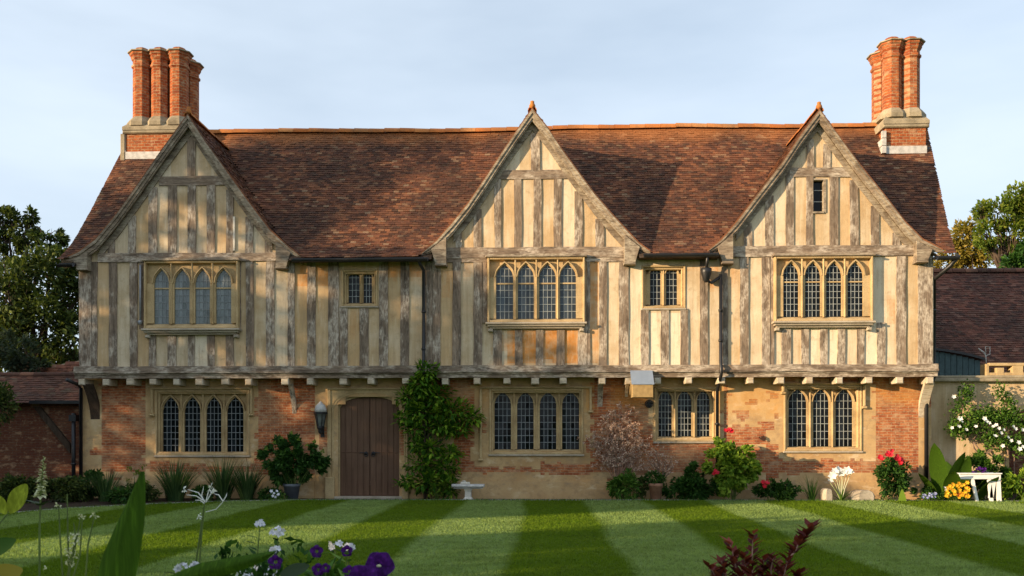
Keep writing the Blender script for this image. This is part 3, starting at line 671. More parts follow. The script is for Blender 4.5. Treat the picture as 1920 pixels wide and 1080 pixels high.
# slot window in the right gable
b = MB(); x0, x1, z0, z1 = openU[5]; b.box(x0 - .02, x0, -.03, .2, z0, z1); b.box(x1, x1 + .06, -.03, .2, z0 - .03, z1 + .03); b.box(x0 - .02, x1, -.04, .2, z0 - .05, z0); b.box(x0 - .02, x1, -.03, .2, z1, z1 + .04)
slot = b.build('slot_window', M['barge'], house)
b = MB(); b.box(x0, x1, .12, .14, z0, z1); b.build('pane', M['glass'], slot)
b = MB(); b.box(x0, x1, .1, .115, z0 + .28, z0 + .3); b.box(x0, x1, .1, .115, z0 + .58, z0 + .6); b.build('glazing_bars', M['leadpale'], slot)

xk, zk0 = G(437, 470, -.03); xk1, zk1 = G(440.5, 406, -.03); b = MB(); b.box(xk, xk1, -.046, -.0, zk0, zk1); b.att = {'tone': [1.0] * 6, 'ochre': [0.0] * 6}; b.build('lit_plaster_gap', M['palestone'], house)  # pale strip standing in for a sunlit gap in the plaster
# --- the door
yd = GY + .16
dx0, dx1 = GX(635, GY), GX(748, GY); za, zs = GZ(744, 690, GY), GZ(766, 690, GY); dw = MB()
fx0, fx1, fz = GX(613, GY - .06), GX(765, GY - .06), GZ(727, 690, GY - .06)
for k in range(4):                         # four receding orders of the stone surround
    g_ = [.0, .07, .14, .21][k]; y_ = GY - .07 + k * .055; A = arch(dx0 - .27 + g_, dx1 + .27 - g_, zs + .02, za + .22 - g_ * .8, 'tudor', 10); A2 = arch(dx0 - .27 + g_ + .07, dx1 + .27 - g_ - .07, zs + .02, za + .22 - (g_ + .07) * .8, 'tudor', 10)
    if k: dw.strip(A2, A, y_, y_ + .06)
    for s_ in (0, 1):
        p = dx0 - .27 + g_ if s_ == 0 else dx1 + .27 - g_ - .07
        if k: dw.bevbox(p, p + .07, y_, y_ + .12, -.1, zs + .02, .018)
A = arch(dx0 - .20, dx1 + .20, zs + .02, za + .16, 'tudor', 10)
dw.strip(A, [(x, fz - .06) for x, z in A], GY - .03, GY + .02)
for p, q in ((fx0, dx0 - .20), (dx1 + .20, fx1)): dw.bevbox(p, q, GY - .06, GY + .02, -.1, fz - .06, .02)
dw.bevbox(fx0, fx1, GY - .09, GY + .02, fz - .059, fz, .02)
for p, q in ((fx0 - .05, dx0 - .1), (dx1 + .1, fx1 + .02)): dw.bevbox(p, q, GY - .12, GY + .1, -.1, .55, .02)
door = dw.build('door', M['stone'], house)
xm = (dx0 + dx1) / 2
for s_ in (-1, 1):
    lf = MB(); A = arch(dx0, dx1, zs, za, 'tudor', 14); half = [p for p in A if (p[0] <= xm + 1e-6 if s_ < 0 else p[0] >= xm - 1e-6)]
    e = .012 * -s_
    poly = ([(dx0, .02)] + half[:-1] + [(xm - .008, half[-1][1]), (xm - .008, .02)]) if s_ < 0 else ([(xm + .008, .02), (xm + .008, half[0][1])] + half[1:] + [(dx1, .02)])
    lf.prism(poly[::-1], yd, yd + .06)
    nP = 5; a_, b_ = (dx0, xm - .01) if s_ < 0 else (xm + .01, dx1)
    for i in range(nP):
        p = lerp(a_, b_, i / nP) + .009; q = lerp(a_, b_, (i + 1) / nP) - .009; zt = min(interp(A, p), interp(A, q)) - .01
        lf.bevbox(p, q, yd - .014, yd + .001, .04, 1.2, .006); lf.bevbox(p, q, yd - .014, yd + .001, 1.215, zt, .006)
    leaf = lf.build('door_leaf', M['door'], door)
    hd = MB(); hx = xm + s_ * .1; hd.lathe([(.0, 0), (.05, 0), (.05, .01), (.0, .012)], (0, 0, 0), 10)
    hd.v = [(hx + x, yd - .018 - z, 1.2 + y) for x, y, z in hd.v]
    hd.tube([(hx + .05 * math.cos(t), yd - .035, 1.165 + .05 * math.sin(t)) for t in [i * .628 for i in range(11)]], .012, 6); hd.box(hx - .02, hx + s_ * .02 + .16 * s_, yd - .03, yd - .015, 1.205, 1.225)
    hd.build('handle', M['iron'], leaf)
b = MB(); b.bevbox(dx0 - .1, dx1 + .1, GY - .12, yd + .1, -.05, .02, .01); b.build('threshold', M['stonegrey'], door)

# --- bargeboards, gable roofs, main roof
def tiles(mb, pos, S, urange, keep, gauge=.092, wid=.165, seed=1, lift=.02, mi=0):
    # pos(s)-> point on the slope at arc length s (u=0); urange(s)->(u0,u1); axis u given by pos.u
    r_ = random.Random(seed); n = int(S / gauge)
    for i in range(n):
        s0, s1 = i * gauge, min(S, (i + 1) * gauge + .03)
        p0, p1, nrm = pos(s0), pos(s1), pos.nrm((s0 + s1) / 2); u0, u1 = urange(s0); k = 0; u = u0 - r_.random() * .01; first = i % 2
        while u < u1:
            w_ = min(wid * (.5 if first else 1), u1 - u + .03)
            c = pos(s0 + gauge / 2) + pos.u * (u + w_ / 2)
            if keep(c):
                l = lift * r_.uniform(.7, 1.5); tl = r_.uniform(-.005, .005); dr = r_.uniform(-.008, .008) * 1.2
                d = (p1 - p0).normalized(); a = p0 + d * -dr
                q = [a + pos.u * (u + .002) + nrm * (l + tl), a + pos.u * (u + w_ - .002) + nrm * (l - tl), p1 + pos.u * (u + w_ - .002) + nrm * .004, p1 + pos.u * (u + .002) + nrm * .004,
                     a + pos.u * (u + .002) + nrm * (l + tl - .016), a + pos.u * (u + w_ - .002) + nrm * (l - tl - .016)]
                mb.add(q, [(0, 1, 2, 3), (4, 5, 1, 0), (4, 0, 3), (1, 5, 2)] if pos.ccw else [(3, 2, 1, 0), (0, 1, 5, 4), (3, 0, 4), (2, 5, 1)], mi)
            u += w_ if first else wid; first = 0
class Slope:
    def __init__(s, pts, u, ccw=True, out=None):       # pts: Vectors from eave to ridge
        s.p = [Vector(p) for p in pts]; s.u = Vector(u); s.ccw = ccw; s.L = [0]
        for a, b_ in zip(s.p, s.p[1:]): s.L.append(s.L[-1] + (b_ - a).length)
    def seg(s, t):
        for i in range(len(s.L) - 1):
            if t <= s.L[i + 1] or i == len(s.L) - 2: return i
    def __call__(s, t):
        i = s.seg(t); f = (t - s.L[i]) / (s.L[i + 1] - s.L[i]); return s.p[i].lerp(s.p[i + 1], f)
    def nrm(s, t):
        i = s.seg(t); d = (s.p[i + 1] - s.p[i]).normalized(); n_ = s.u.cross(d)
        return n_ if n_.z > 0 else -n_
RL, RR = GB[0][0][0] - .02, GX(1792, -.36)
def rend_x(y): t = (y + .38) / 3.58; return (lerp(RL, RL + .32, t), lerp(RR, RR + .72, t))
ms = Slope([(0, y, z) for y, z in PROF], (1, 0, 0))
sag = lambda x: .03 * math.sin(x * .55) + .025 * nz3(x * .6, 1)
mb = MB()
def keepmain(c):
    g = gz(c.x)
    return not (g > c.z + .03)
tiles(mb, ms, ms.L[-1], lambda s: rend_x(ms(s).y), keepmain, seed=5)
mb.v = [(x, y, z + sag(x) * max(0, min(1, (z - 6.4) / 2)) + .012 * nz3(x * 1.1, z * 1.4)) for x, y, z in mb.v]
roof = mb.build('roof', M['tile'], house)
b = MB(); P = PROF                         # underlay and plain rear slope
for (y0, z0), (y1, z1) in zip(P, P[1:]):
    a, c_ = rend_x(y0), rend_x(y1)
    if y0 > .1:
        b.add([(a[0] + .02, y0, z0 - .06), (a[1] - .02, y0, z0 - .06), (c_[1] - .02, y1, z1 - .06), (c_[0] + .02, y1, z1 - .06)], [(0, 1, 2, 3)])
a, c_ = rend_x(3.2), rend_x(3.2); b.add([(a[0], 3.2, 10.95), (a[1], 3.2, 10.95), (RR + .9, 6.9, 6.3), (RL, 6.9, 6.3)], [(3, 2, 1, 0)])
b.build('roof_underlay', M['tiledark'], roof)
# front eave underlay pieces only between the gables and soffit
for x0, x1 in ((GB[0][-1][0] - .3, GB[1][0][0] + .3), (GB[1][-1][0] - .3, GB[2][0][0] + .3)):
    b = MB(); b.add([(x0, -.36, 6.36), (x1, -.36, 6.36), (x1, -.05, 6.64), (x0, -.05, 6.64), (x0, .02, 6.36), (x1, .02, 6.36)], [(0, 1, 2, 3), (0, 4, 5, 1)]); b.build('eaves_soffit', M['darkwood'], roof)
# ridge tiles: separate half-round tiles along the ridge
def ridge(mb, A, B, r_=.125, L=.42, seed=1, drop=.0):
    rr = random.Random(seed); A, B = Vector(A), Vector(B); d = (B - A); n = max(1, int(d.length / L)); dn = d.normalized(); sd = dn.cross(Vector((0, 0, 1))).normalized()
    for i in range(n):
        p, q = A + d * i / n, A + d * (i + .985) / n; o = rr.uniform(-.008, .008); vs = []
        for e, rad in ((p, r_ * 1.04), (q, r_ * .97)):
            for k in range(9):
                a = math.pi * (k / 8) ; vs.append(e + sd * math.cos(a) * rad * 1.15 + Vector((0, 0, math.sin(a) * rad * 1.05 - r_ * .55 + o)))
            for k in range(8, -1, -1):
                a = math.pi * (k / 8); vs.append(e + sd * math.cos(a) * rad * .98 + Vector((0, 0, math.sin(a) * rad * .9 - r_ * .55 + o)))
        f = [(k, k + 1, k + 19, k + 18) for k in range(17)] + [(17, 0, 18, 35)] + [tuple(range(17, -1, -1)), tuple(range(18, 36))]
        mb.add(vs, f)
mb = MB(); a = rend_x(3.2); ridge(mb, (a[0], 3.2, 11.0), (a[1], 3.2, 11.0), .15, .46)
mb.v = [(x, y, z + sag(x)) for x, y, z in mb.v]; mb.build('ridge_tiles', M['ridge'], roof)
YV = -.2
for k, g in enumerate(GB):
    ia = max(range(len(g)), key=lambda i: g[i][1]); mb = MB(); ap = g[ia]; yend = ymain(ap[1]) + .3
    for side in (0, 1):
        pts = g[:ia + 1] if side == 0 else g[ia:][::-1]
        sp = Slope([(x, YV, z) for x, z in pts], (0, 1, 0), ccw=(side == 1))
        tiles(mb, sp, sp.L[-1], lambda s: (-.03, yend - YV), lambda c: c.z > zmain(c.y) - .1 and c.y < yend, seed=20 + k * 2 + side)
    mb.v = [(x, y, z + .01 * nz3(x * 1.3, y * 1.3, z)) for x, y, z in mb.v]
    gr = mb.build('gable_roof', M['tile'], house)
    b = MB()
    for (x0, z0), (x1, z1) in zip(g, g[1:]):
        y0, y1 = ymain(z0) + .25, ymain(z1) + .25
        b.add([(x0, YV + .04, z0 - .05), (x1, YV + .04, z1 - .05), (x1, y1, z1 - .05), (x0, y0, z0 - .05)], [(3, 2, 1, 0)])
    b.build('underlay', M['tiledark'], gr)
    mb = MB(); ridge(mb, (ap[0], YV - .02, ap[1] + .02), (ap[0], yend - .25, ap[1] + .02), .1, .4, seed=k); mb.lathe([(.0, -.02), (.075, 0), (.085, .06), (.05, .13), (.055, .17), (.0, .2)], (ap[0], YV + .02, ap[1] + .03), 10)
    mb.build('ridge_tiles', M['ridge'], gr)
    # orange verge tile edge following the line
    mb = MB(); n = len(g)
    A = [(x, z - .03) for x, z in g]; B = [(x, z + .02) for x, z in g]; mb.strip(A, B, YV - .045, YV + .02); mb.build('verge', M['verge'], gr)
    # bargeboards: two boards meeting at the apex, each with a moulded lower edge
    for side in (0, 1):
        pts = g[:ia + 1] if side == 0 else g[ia:]
        def off(d): return [(x, z - d * (1 if abs(x - ap[0]) > .02 else 1.02)) for x, z in pts]
        b = MB(); endd = lambda i: max(.25, min(1, abs(pts[i][0] - q0[0]) / .55)); q0 = pts[0] if side == 0 else pts[-1]
        def offt(d): return [(x, z - d * endd(i) * (1 if abs(x - ap[0]) > .02 else 1.02)) for i, (x, z) in enumerate(pts)]
        b.strip(offt(.25), off(.02), YV - .025, YV + .03); b.strip(offt(.31), offt(.252), YV - .0, YV + .05); b.strip(offt(.12), off(.025), YV - .055, YV - .0255)
        bb = b.build('bargeboard', M['barge'], house)
        q = q0; sgn = 1 if side == 0 else -1
        b2 = MB(); xe = q[0] + sgn * (.38 if not (k == 0 and side == 0) else .42); zz = interp(g, xe)
        zq_ = 6.2 + (.05 if k else 0); b2.prism([(xe - sgn * .1, zz - .2), (xe + sgn * .02, zq_), (xe + sgn * .3, zq_), (xe + sgn * .3, interp(g, xe + sgn * .3) - .2)][::(1 if sgn > 0 else -1)], YV - .06, .02); b2.bevbox(xe, xe + sgn * .32, YV - .08, .02, zq_ - .05, zq_ - .001, .015)
        b2.build('corbel', M['barge'], bb)
        # raking timber on the wall face under the boards, plus boarded soffit
        b3 = MB(); po = [p for p in pts if abs(p[0] - q[0]) > .5]
        def off2(d): return [(x, z - d * (1 if abs(x - ap[0]) > .02 else 1.02)) for x, z in po]
        b3.strip(off2(.5), off2(.25), -.045, .02); b3.build('rafter', M['barge'], house)
        b4 = MB(); b4.strip(off(.2), off(.17), YV + .03, .0); b4.build('verge_soffit', M['barge'], bb)
# --- chimneys
def chimney(px0, px1, Yf, depth, shafts, rows, pyb0, pyb1, pyflash, pytop, sidepx):
    xm = (px0 + px1) / 2; x0, x1 = GX(px0, Yf), GX(px1, Yf); zf = GZ(pyflash, xm, Yf); zb1 = GZ(pyb1, xm, Yf); zb0 = GZ(pyb0, xm, Yf); zt = GZ(pytop, xm, Yf + .3)
    b = MB(); b.box(x0, x1, Yf, Yf + depth, zf - 1.2, zb1)
    ch = b.build('chimney', M['brick'], house)
    s = MB(); e = .08
    s.bevbox(x0 - e, x1 + e, Yf - e, Yf + depth + e, zb1 + .001, zb1 + .1, .03); cx, cy = (x0 + x1) / 2, Yf + depth / 2
    v = []; hx, hy = (x1 - x0) / 2 + e, depth / 2 + e          # sloping offsets up to the shafts
    for zz, k_ in ((zb1 + .1, 0), (zb1 + .2, .0), (zb0, .16)): v += [(cx - hx + k_, cy - hy + k_, zz), (cx + hx - k_, cy - hy + k_, zz), (cx + hx - k_, cy + hy - k_, zz), (cx - hx + k_, cy + hy - k_, zz)]
    s.add(v, [(i + 4 * j, (i + 1) % 4 + 4 * j, (i + 1) % 4 + 4 * j + 4, i + 4 * j + 4) for j in (0, 1) for i in range(4)] + [(8, 9, 10, 11)])
    s.build('chimney_base', M['capstone'], ch)
    rs = .27
    for j in range(rows):
        for px in shafts:
            x = GX(px, Yf + .32); y = Yf + .32 + j * (depth - .62); H = zt - zb0
            s = MB(); s.lathe([(rs + .07, 0), (rs + .07, .12), (rs + .02, .2), (rs, .24), (rs, H - .62), (rs + .04, H - .58), (rs + .04, H - .52), (rs, H - .48), (rs, H - .40), (rs + .03, H - .36), (rs + .06, H - .3), (rs + .06, H - .26), (rs + .10, H - .22), (rs + .10, H - .15), (rs + .03, H - .13), (rs - .0, H - .07), (rs - .05, H - .01), (rs - .14, H + .04), (0.02, H + .06)], (x, y, zb0 - .02), 8, rot=R(22.5), smooth=False)
            sh = s.build('shaft', M['brick'], ch)
            c_ = MB(); c_.lathe([(rs + .10, 0), (rs + .15, .015), (rs + .15, .045), (rs + .09, .055)], (x, y, zt - .19), 8, rot=R(22.5), smooth=False); c_.build('drip_course', M['capstone'], sh)
            c_ = MB(); c_.lathe([(rs + .17, -.12), (rs + .17, .0), (rs + .13, .06), (rs + .05, .16), (rs + .01, .19)], (x, y, zb0), 8, rot=R(22.5), smooth=False); c_.build('stone_foot', M['capstone'], sh)
    f = MB(); f.box(x0 - .02, x1 + .02, Yf - .03, Yf - .002, zf - .02, zf + .2)
    f.box(x0 - .03, x0 - .002, Yf - .03, Yf + 1.1, zf - .02, zf + .24); f.build('flashing', M['flash'], ch)
    return ch, x0, x1, zf, zb1
chimney(236, 345, 2.48, 1.45, (267, 301, 336), 2, 228, 251, 297, 92, 0)
ch, x0, x1, zf, zb = chimney(1660, 1736, 2.39, 1.45, (1672, 1706), 2, 212, 240, 287, 72, 0)
b = MB()
for i in range(3): b.box(x0 - .12 - .07 * i * 0, x0 - .004, 2.3, 2.4 + .3 * i, zb - .1 - .22 * i - .2, zb - .1 - .22 * i)
b.build('stepped_flashing', M['flash'], ch)
b = MB(); b.lathe([(.0, -.25), (.12, -.22), (.14, 0), (.12, .1), (0, .13)], (x1 + .1, 2.6, zf + .1), 8); b.build('lead_hopper', M['iron'], ch)
b = MB(); xl_ = GX(236, 2.48); b.bevbox(xl_ - .16, xl_ - .001, 2.44, 3.4, zmain(2.5) - .5, GZ(251, 236, 2.48), .03); b.build('buttress', M['capstone'], house)

# --- gutters and downpipes
def gutter(x0, x1, y, z):
    b = MB(); vs = []; n = 8
    for x in (x0, x1):
        for k in range(n + 1): a = math.pi * k / n; vs.append((x, y + .075 * math.cos(a), z - .075 * math.sin(a)))
        for k in range(n, -1, -1): a = math.pi * k / n; vs.append((x, y + .065 * math.cos(a), z - .062 * math.sin(a)))
    m_ = 2 * n + 2; b.add(vs, [(k, (k + 1) % m_, (k + 1) % m_ + m_, k + m_) for k in range(m_)] + [tuple(range(m_ - 1, -1, -1)), tuple(range(m_, 2 * m_))])
    b.box(x0, x1, y + .07, y + .3, z - .01, z + .05)
    return b.build('gutter', M['iron'], house)
gutter(GX(556), GX(806), -.44, 6.36); gutter(GX(1204), GX(1342), -.44, 6.42)
def pipe(pts, r_=.045, collars=(), name='downpipe'):
    b = MB(); b.tube(pts, r_, 8)
    for x, y, z in collars: b.lathe([(.06, -.03), (.06, .03)], (x, y, z), 10)
    return b.build(name, M['iron'], house)
xp = GX(794.5, -.1); pipe([(xp - .1, -.4, 6.32), (xp - .05, -.25, 6.2), (xp, -.12, 6.1), (xp, -.12, 3.62), (xp, -.18, 3.5), (xp, -.18, 3.3), (xp, .1, 3.05), (xp, GY - .12, 2.9), (xp, GY - .12, .1)], collars=[(xp, -.12, 5), (xp, -.12, 4), (xp, GY - .12, 2)])
xp = GX(1351, -.1); p_ = pipe([(xp, -.12, 5.95), (xp, -.12, 3.62), (xp, -.2, 3.5), (xp, -.2, 3.3), (xp, .1, 3.05), (xp, GY - .1, 2.9), (xp, GY - .1, .1)], collars=[(xp, -.12, 5), (xp, -.12, 4.2), (xp, GY - .1, 2)])
xq = GX(1324, -.2); b = MB(); b.lathe([(.05, -.3), (.08, -.25), (.14, -.05), (.15, .06), (.13, .07), (.05, .0)], (xq, -.2, 6.03), 8); b.tube([(xq, -.42, 6.4), (xq, -.3, 6.2), (xq, -.22, 6.0)], .04, 8); b.tube([(xq, -.2, 5.8), (xq + .15, -.15, 5.72), (xp, -.12, 5.9)], .04, 8); b.build('hopper_head', M['iron'], p_)
xe = GX(1752, -.05); pipe([(xe + .45, -.45, 6.35), (xe + .3, -.3, 6.1), (xe + .06, -.05, 5.85), (xe + .05, .1, 5.8), (xe + .05, .1, 3.5), (xe + .08, .1, 3.3), (xe - .02, GY - .05, 2.75), (xe - .02, GY - .05, .05)], .055, collars=[(xe + .05, .1, 5)])
gutter(RR - .5, RR + .05, -.44, 6.3)
b = MB(); b.tube([(GX(269, -.2) - .13, -.1, 6.3), (GX(269, -.2) - .13, -.1, GZ(605, 265))], .028, 8); b.lathe([(.05, -.08), (.07, 0), (.05, .03)], (GX(269, -.2) - .13, -.12, GZ(604, 265)), 8); b.build('vent_pipe', M['lead'], house)
xw = GX(150, .3); pipe([(xw - .1, -.2, 3.2), (xw - .02, .2, 3.1), (xw, .35, 3.0), (xw, .35, .05)], .05)
gutter(RL + .02, RL + .45, -.42, 6.28)

# ================================================================== LEFT OUTBUILDING
DB = M['darkbrick']
lw = tag(empty('outbuilding', (GX(60, 1.0), 1.0, 0)), 'low brick outbuilding with mossy red tile roof left of the manor house', 'outbuilding')
ox, oy = lw.location.x, lw.location.y
def loc_build(b, name, mat, parent, root=None):
    root = root or parent; o_ = root.location
    b.v = [(x - o_[0], y - o_[1], z - o_[2]) for x, y, z in b.v]; return b.build(name, mat, parent)
x0, x1 = GX(-260, 1.0), XL - .02
b = MB(); b.box(x0, x1, 1.0, 1.3, -.2, 2.66); loc_build(b, 'wall', DB, lw)
sp = Slope([(0, .7, GZ(756, 60, .7)), (0, 2.1, GZ(703, 60, 2.1))], (1, 0, 0)); mb = MB()
tiles(mb, sp, sp.L[-1], lambda s: (x0, x1), lambda c: True, seed=77, gauge=.12)
zr = GZ(703, 60, 2.1); mb.v = [(x, y, z + .03 * nz3(x * .8, y)) for x, y, z in mb.v]
rf = loc_build(mb, 'roof', M['tilered'], lw)
b = MB(); b.add([(x0, .72, 2.58), (x1, .72, 2.58), (x1, 2.1, zr - .06), (x0, 2.1, zr - .06), (x1, 3.5, 2.5), (x0, 3.5, 2.5)], [(0, 1, 2, 3), (3, 2, 4, 5)]); b.v = [(x - ox, y - oy, z) for x, y, z in b.v]; b.build('underlay', M['tilered'], rf)
mb = MB(); ridge(mb, (x0, 2.1, zr + .03), (x1, 2.1, zr + .03), .1, .4, 4); mb.v = [(x - ox, y - oy, z) for x, y, z in mb.v]; mb.build('ridge_tiles', M['tilered'], rf)
b = MB(); b.box(GX(55, .6), x1, .58, .72, GZ(757, 100, .6), GZ(751, 100, .6)); loc_build(b, 'gutter', M['iron'], lw)
xa, za_ = G(62, 762, .93); xb_, zb_ = G(132, 850, .93); b = MB(); b.strip([(xa, za_), (xb_, zb_)], [(xa + .2, za_), (xb_, zb_ + .26)], .9, .998); loc_build(b, 'diagonal_strip', M['darkwood'], lw)  # dark diagonal strip across the brick wall
xp = GX(138, .5); b = MB(); b.tube([(xp, .5, GZ(775, 138, .5)), (xp, .5, .0)], .055, 8); b.box(xp - .1, xp + .1, .42, .62, GZ(790, 138, .5), GZ(778, 138, .5)); b.lathe([(.07, -.03), (.07, .03)], (xp, .5, .9), 8); loc_build(b, 'downpipe', M['iron'], lw)
# gabled roof further back
hb = tag(empty('cottage', (GX(140, 5.5), 5.5, 0)), 'hipped tiled roof with a pale hip line rising behind the outbuilding', 'building')
x1 = XL - .02; zt = GZ(648, 147, 5.5); xl0, zl0 = G(62, 700, 5.5)
zl1 = zl0; sp = Slope([(0, 4.2, zl0 - 1.2), (0, 5.5, zt)], (1, 0, 0)); mb = MB()
tiles(mb, sp, sp.L[-1], lambda s: (xl0 - 1, x1 + .3), lambda c: c.z < zl0 + (c.x - xl0) * (zt - zl0) / (x1 - xl0), seed=78, gauge=.12); r2 = loc_build(mb, 'roof', M['tilered'], hb)
b = MB(); b.tube([(xl0, 5.3, zl0), (x1, 5.45, zt + .02)], .06, 6); b.v = [(x - hb.location.x, y - 5.5, z) for x, y, z in b.v]; b.build('hip_tiles', M['capstone'], r2)
b = MB(); b.box(xl0 + .1, x1 + .3, 5.0, 8, -.2, zl0 - .4); loc_build(b, 'wall', DB, hb)

# ================================================================== RIGHT BUILDINGS
rb = tag(empty('barn', (GX(1900, 9), 9, 0)), 'long dark tiled barn roof behind the rendered wall right of the house', 'barn')
zr, ze = GZ(508, 1850, 9.5), GZ(700, 1850, 4.8); sp = Slope([(0, 4.8, ze), (0, 5.6, ze + .75), (0, 9.5, zr)], (1, 0, 0)); mb = MB()
x0, x1 = XR + .65, GX(2250, 9)
tiles(mb, sp, sp.L[-1], lambda s: (x0, x1), lambda c: True, seed=79, gauge=.12, wid=.19)
mb.v = [(x, y, z + .04 * nz3(x * .6, y * .5)) for x, y, z in mb.v]; r3 = loc_build(mb, 'roof', M['tiledark'], rb)
b = MB(); b.add([(x0, 4.85, ze - .06), (x1, 4.85, ze - .06), (x1, 5.6, ze + .67), (x0, 5.6, ze + .67), (x0, 9.5, zr - .08), (x1, 9.5, zr - .08), (x0, 13, ze), (x1, 13, ze)], [(0, 1, 2, 3), (3, 2, 5, 4), (4, 5, 7, 6)]); b.v = [(x - rb.location.x, y - 9, z) for x, y, z in b.v]; b.build('underlay', M['tiledark'], r3)
mb = MB(); ridge(mb, (x0, 9.5, zr + .02), (x1, 9.5, zr + .02), .16, .45, 6); mb.v = [(x - rb.location.x, y - 9, z) for x, y, z in mb.v]; mb.build('ridge_tiles', M['tilered'], r3)
b = MB(); b.box(x0, x1, 5.1, 5.4, -.1, ze + .1); loc_build(b, 'wall', DB, rb)
sh = tag(empty('shed', (GX(1800, 3.2), 3.2, 0)), 'small teal boarded shed with a curved dark roof against the house end', 'shed')
xa, xb_ = XR + .25, GX(1838, 3.0); b = MB(); zt = GZ(655, 1800, 3); n = 14
for i in range(n):
    p, q = lerp(xa, xb_, i / n), lerp(xa, xb_, (i + 1) / n); zz = zt - .35 * ((i + .5) / n) ** 2.2; b.bevbox(p + .004, q - .004, 3.0, 3.06, 2.0, zz, .008)
loc_build(b, 'boarding', M['teal'], sh)
b = MB(); A = [(lerp(xa, xb_ + .1, t), zt + .02 - .35 * t ** 2.2) for t in [i / 12 for i in range(13)]]; b.strip(A, [(x, z + .07) for x, z in A], 2.9, 4.6); loc_build(b, 'roof', M['iron'], sh)
# rendered garden wall with cornice, parapet blocks and arched opening
gw = tag(empty('rendered_wall', (GX(1850, 0.9), 0.9, 0)), 'cream rendered garden wall with stone cornice and an arched doorway at the right', 'wall')
xa, xb_ = XGR + .1, GX(2200, 0.9); zc = GZ(716, 1850, 0.9)
ax0, ax1, azs, aza = GX(1891, 0.9), GX(1985, 0.9), GZ(800, 1920, 0.9), GZ(766, 1920, 0.9)
b = MB(); AR = arch(ax0, ax1, azs, aza, 'round', 8)
b.box(xa, ax0, 0.9, 1.3, -.2, zc); b.box(ax1, xb_, 0.9, 1.3, -.2, zc); b.strip(AR, [(x, zc) for x, z in AR], 0.9, 1.3)
b.att = {'tone': [.35] * len(b.f), 'ochre': [0.0] * len(b.f)}; loc_build(b, 'wall_panel', M['plaster'], gw)
b = MB(); b.strip(arch(ax0, ax1, azs, aza, 'round', 8), arch(ax0 - .13, ax1 + .13, azs, aza + .15, 'round', 8), 0.86, 0.92); b.bevbox(ax0 - .13, ax0, 0.86, 0.92, 0, azs, .01); loc_build(b, 'archway', M['stone'], gw)
b = MB(); b.bevbox(xa, xb_, 0.72, 1.35, zc, zc + .09, .02); b.bevbox(xa, xb_, 0.8, 1.3, zc + .091, zc + .17, .02); loc_build(b, 'cornice', M['capstone'], gw)
b = MB()
for p, q, t in ((1846, 1852, 683), (1866, 1880, 690), (1852, 1920, 699), (1896, 1916, 684), (1852, 1990, 681)):
    zz = GZ(t, p, 1.0); z0 = zc + .171 if t != 681 else zz - .08
    b.bevbox(GX(p, 1.0), GX(q, 1.0), 0.9 + (t % 7) * .004, 1.24, z0, zz, .01)
loc_build(b, 'parapet', M['stone'], gw)
b = MB(); x_, z_ = G(1848, 664, 1.9)
b.tube([(x_ - .2, 1.9, z_ + .16), (x_ - .05, 1.9, z_ + .05), (x_, 1.9, z_ - .05), (x_ + .02, 1.9, z_ - .28)], .018, 6); b.tube([(x_, 1.9, z_ - .05), (x_ + .12, 1.9, z_), (x_ + .12, 1.9, z_ + .2), (x_ + .0, 1.9, z_ + .22), (x_, 1.9, z_)], .014, 6); b.tube([(x_ + .02, 1.9, z_ - .28), (x_ + .02, 1.9, zc + .1)], .02, 6)
o = b.build('aerial', M['flash']); o.location = (0, 0, 0); tag(o, 'small silvery aerial bracket on top of the rendered wall', 'aerial')

# ================================================================== FIXTURES
xq, zq = G(601, 785, .22); ln = tag(empty('wall_lantern', (xq, .22, 0)), 'black wall lantern with pale domed cap left of the door', 'lantern')
b = MB(); b.lathe([(.17, .18), (.165, .26), (.13, .36), (.06, .42), (.03, .46), (0, .48)], (0, 0, zq), 12); b.build('cap', M['flash'], ln)
b = MB(); b.lathe([(.19, .13), (.19, .17), (.17, .18), (.15, .13)], (0, 0, zq), 6, smooth=False); b.lathe([(.02, -.42), (.06, -.38), (.07, -.3), (.1, -.26), (.1, -.22), (.085, -.2)], (0, 0, zq), 6, smooth=False)
for k in range(6): a = k * math.pi / 3; b.tube([(.09 * math.cos(a), .09 * math.sin(a), zq - .22), (.155 * math.cos(a), .155 * math.sin(a), zq + .14)], .012, 4)
b.tube([(0, .03, zq - .3), (0, .2, zq - .42), (0, .25, zq - .3)], .02, 6); b.box(-.05, .05, .2, .228, zq - .5, zq - .2); b.build('frame', M['iron'], ln)
b = MB(); b.lathe([(.08, -.21), (.14, .135)], (0, 0, zq), 6, smooth=False); b.build('pane', plain('lantern_glass', (.12, .13, .12), .15, .5), ln)
x0, z1 = G(1183, 696, -.14); x1, z0 = G(1225, 745, -.5); zm = GZ(721, 1203, -.5)
bx = tag(empty('wall_box', ((x0 + x1) / 2, -.3, 0)), 'wooden box with a sloping grey lid fixed under the jetty beside the three light window', 'box'); bc = (x0 + x1) / 2
b = MB(); b.bevbox(x0 - bc, x1 - bc, -.2, .2, z0, zm, .01); b.box(x0 - bc, x1 - bc, .1, .7, z0 + .1, zm + .05); b.build('body', plain('ochre_box_boards', (.34, .23, .1), .8, .2), bx)
b = MB(); t = .02; b.add([(x0 - bc - t, -.23, zm), (x1 - bc + t, -.23, zm), (x1 - bc + t, .17, z1), (x0 - bc - t, .17, z1), (x0 - bc - t, -.23, zm + .02), (x1 - bc + t, -.23, zm + .02), (x1 - bc + t, .17, z1 + .02), (x0 - bc - t, .17, z1 + .02)], [(3, 2, 1, 0), (4, 5, 6, 7), (0, 1, 5, 4), (1, 2, 6, 5), (3, 0, 4, 7)]); b.build('lid', plain('sky_toned_lid', (.22, .27, .34), .3, .6, 0, .06), bx)  # sky reflection on the sloping lid is put into its blue-grey colour
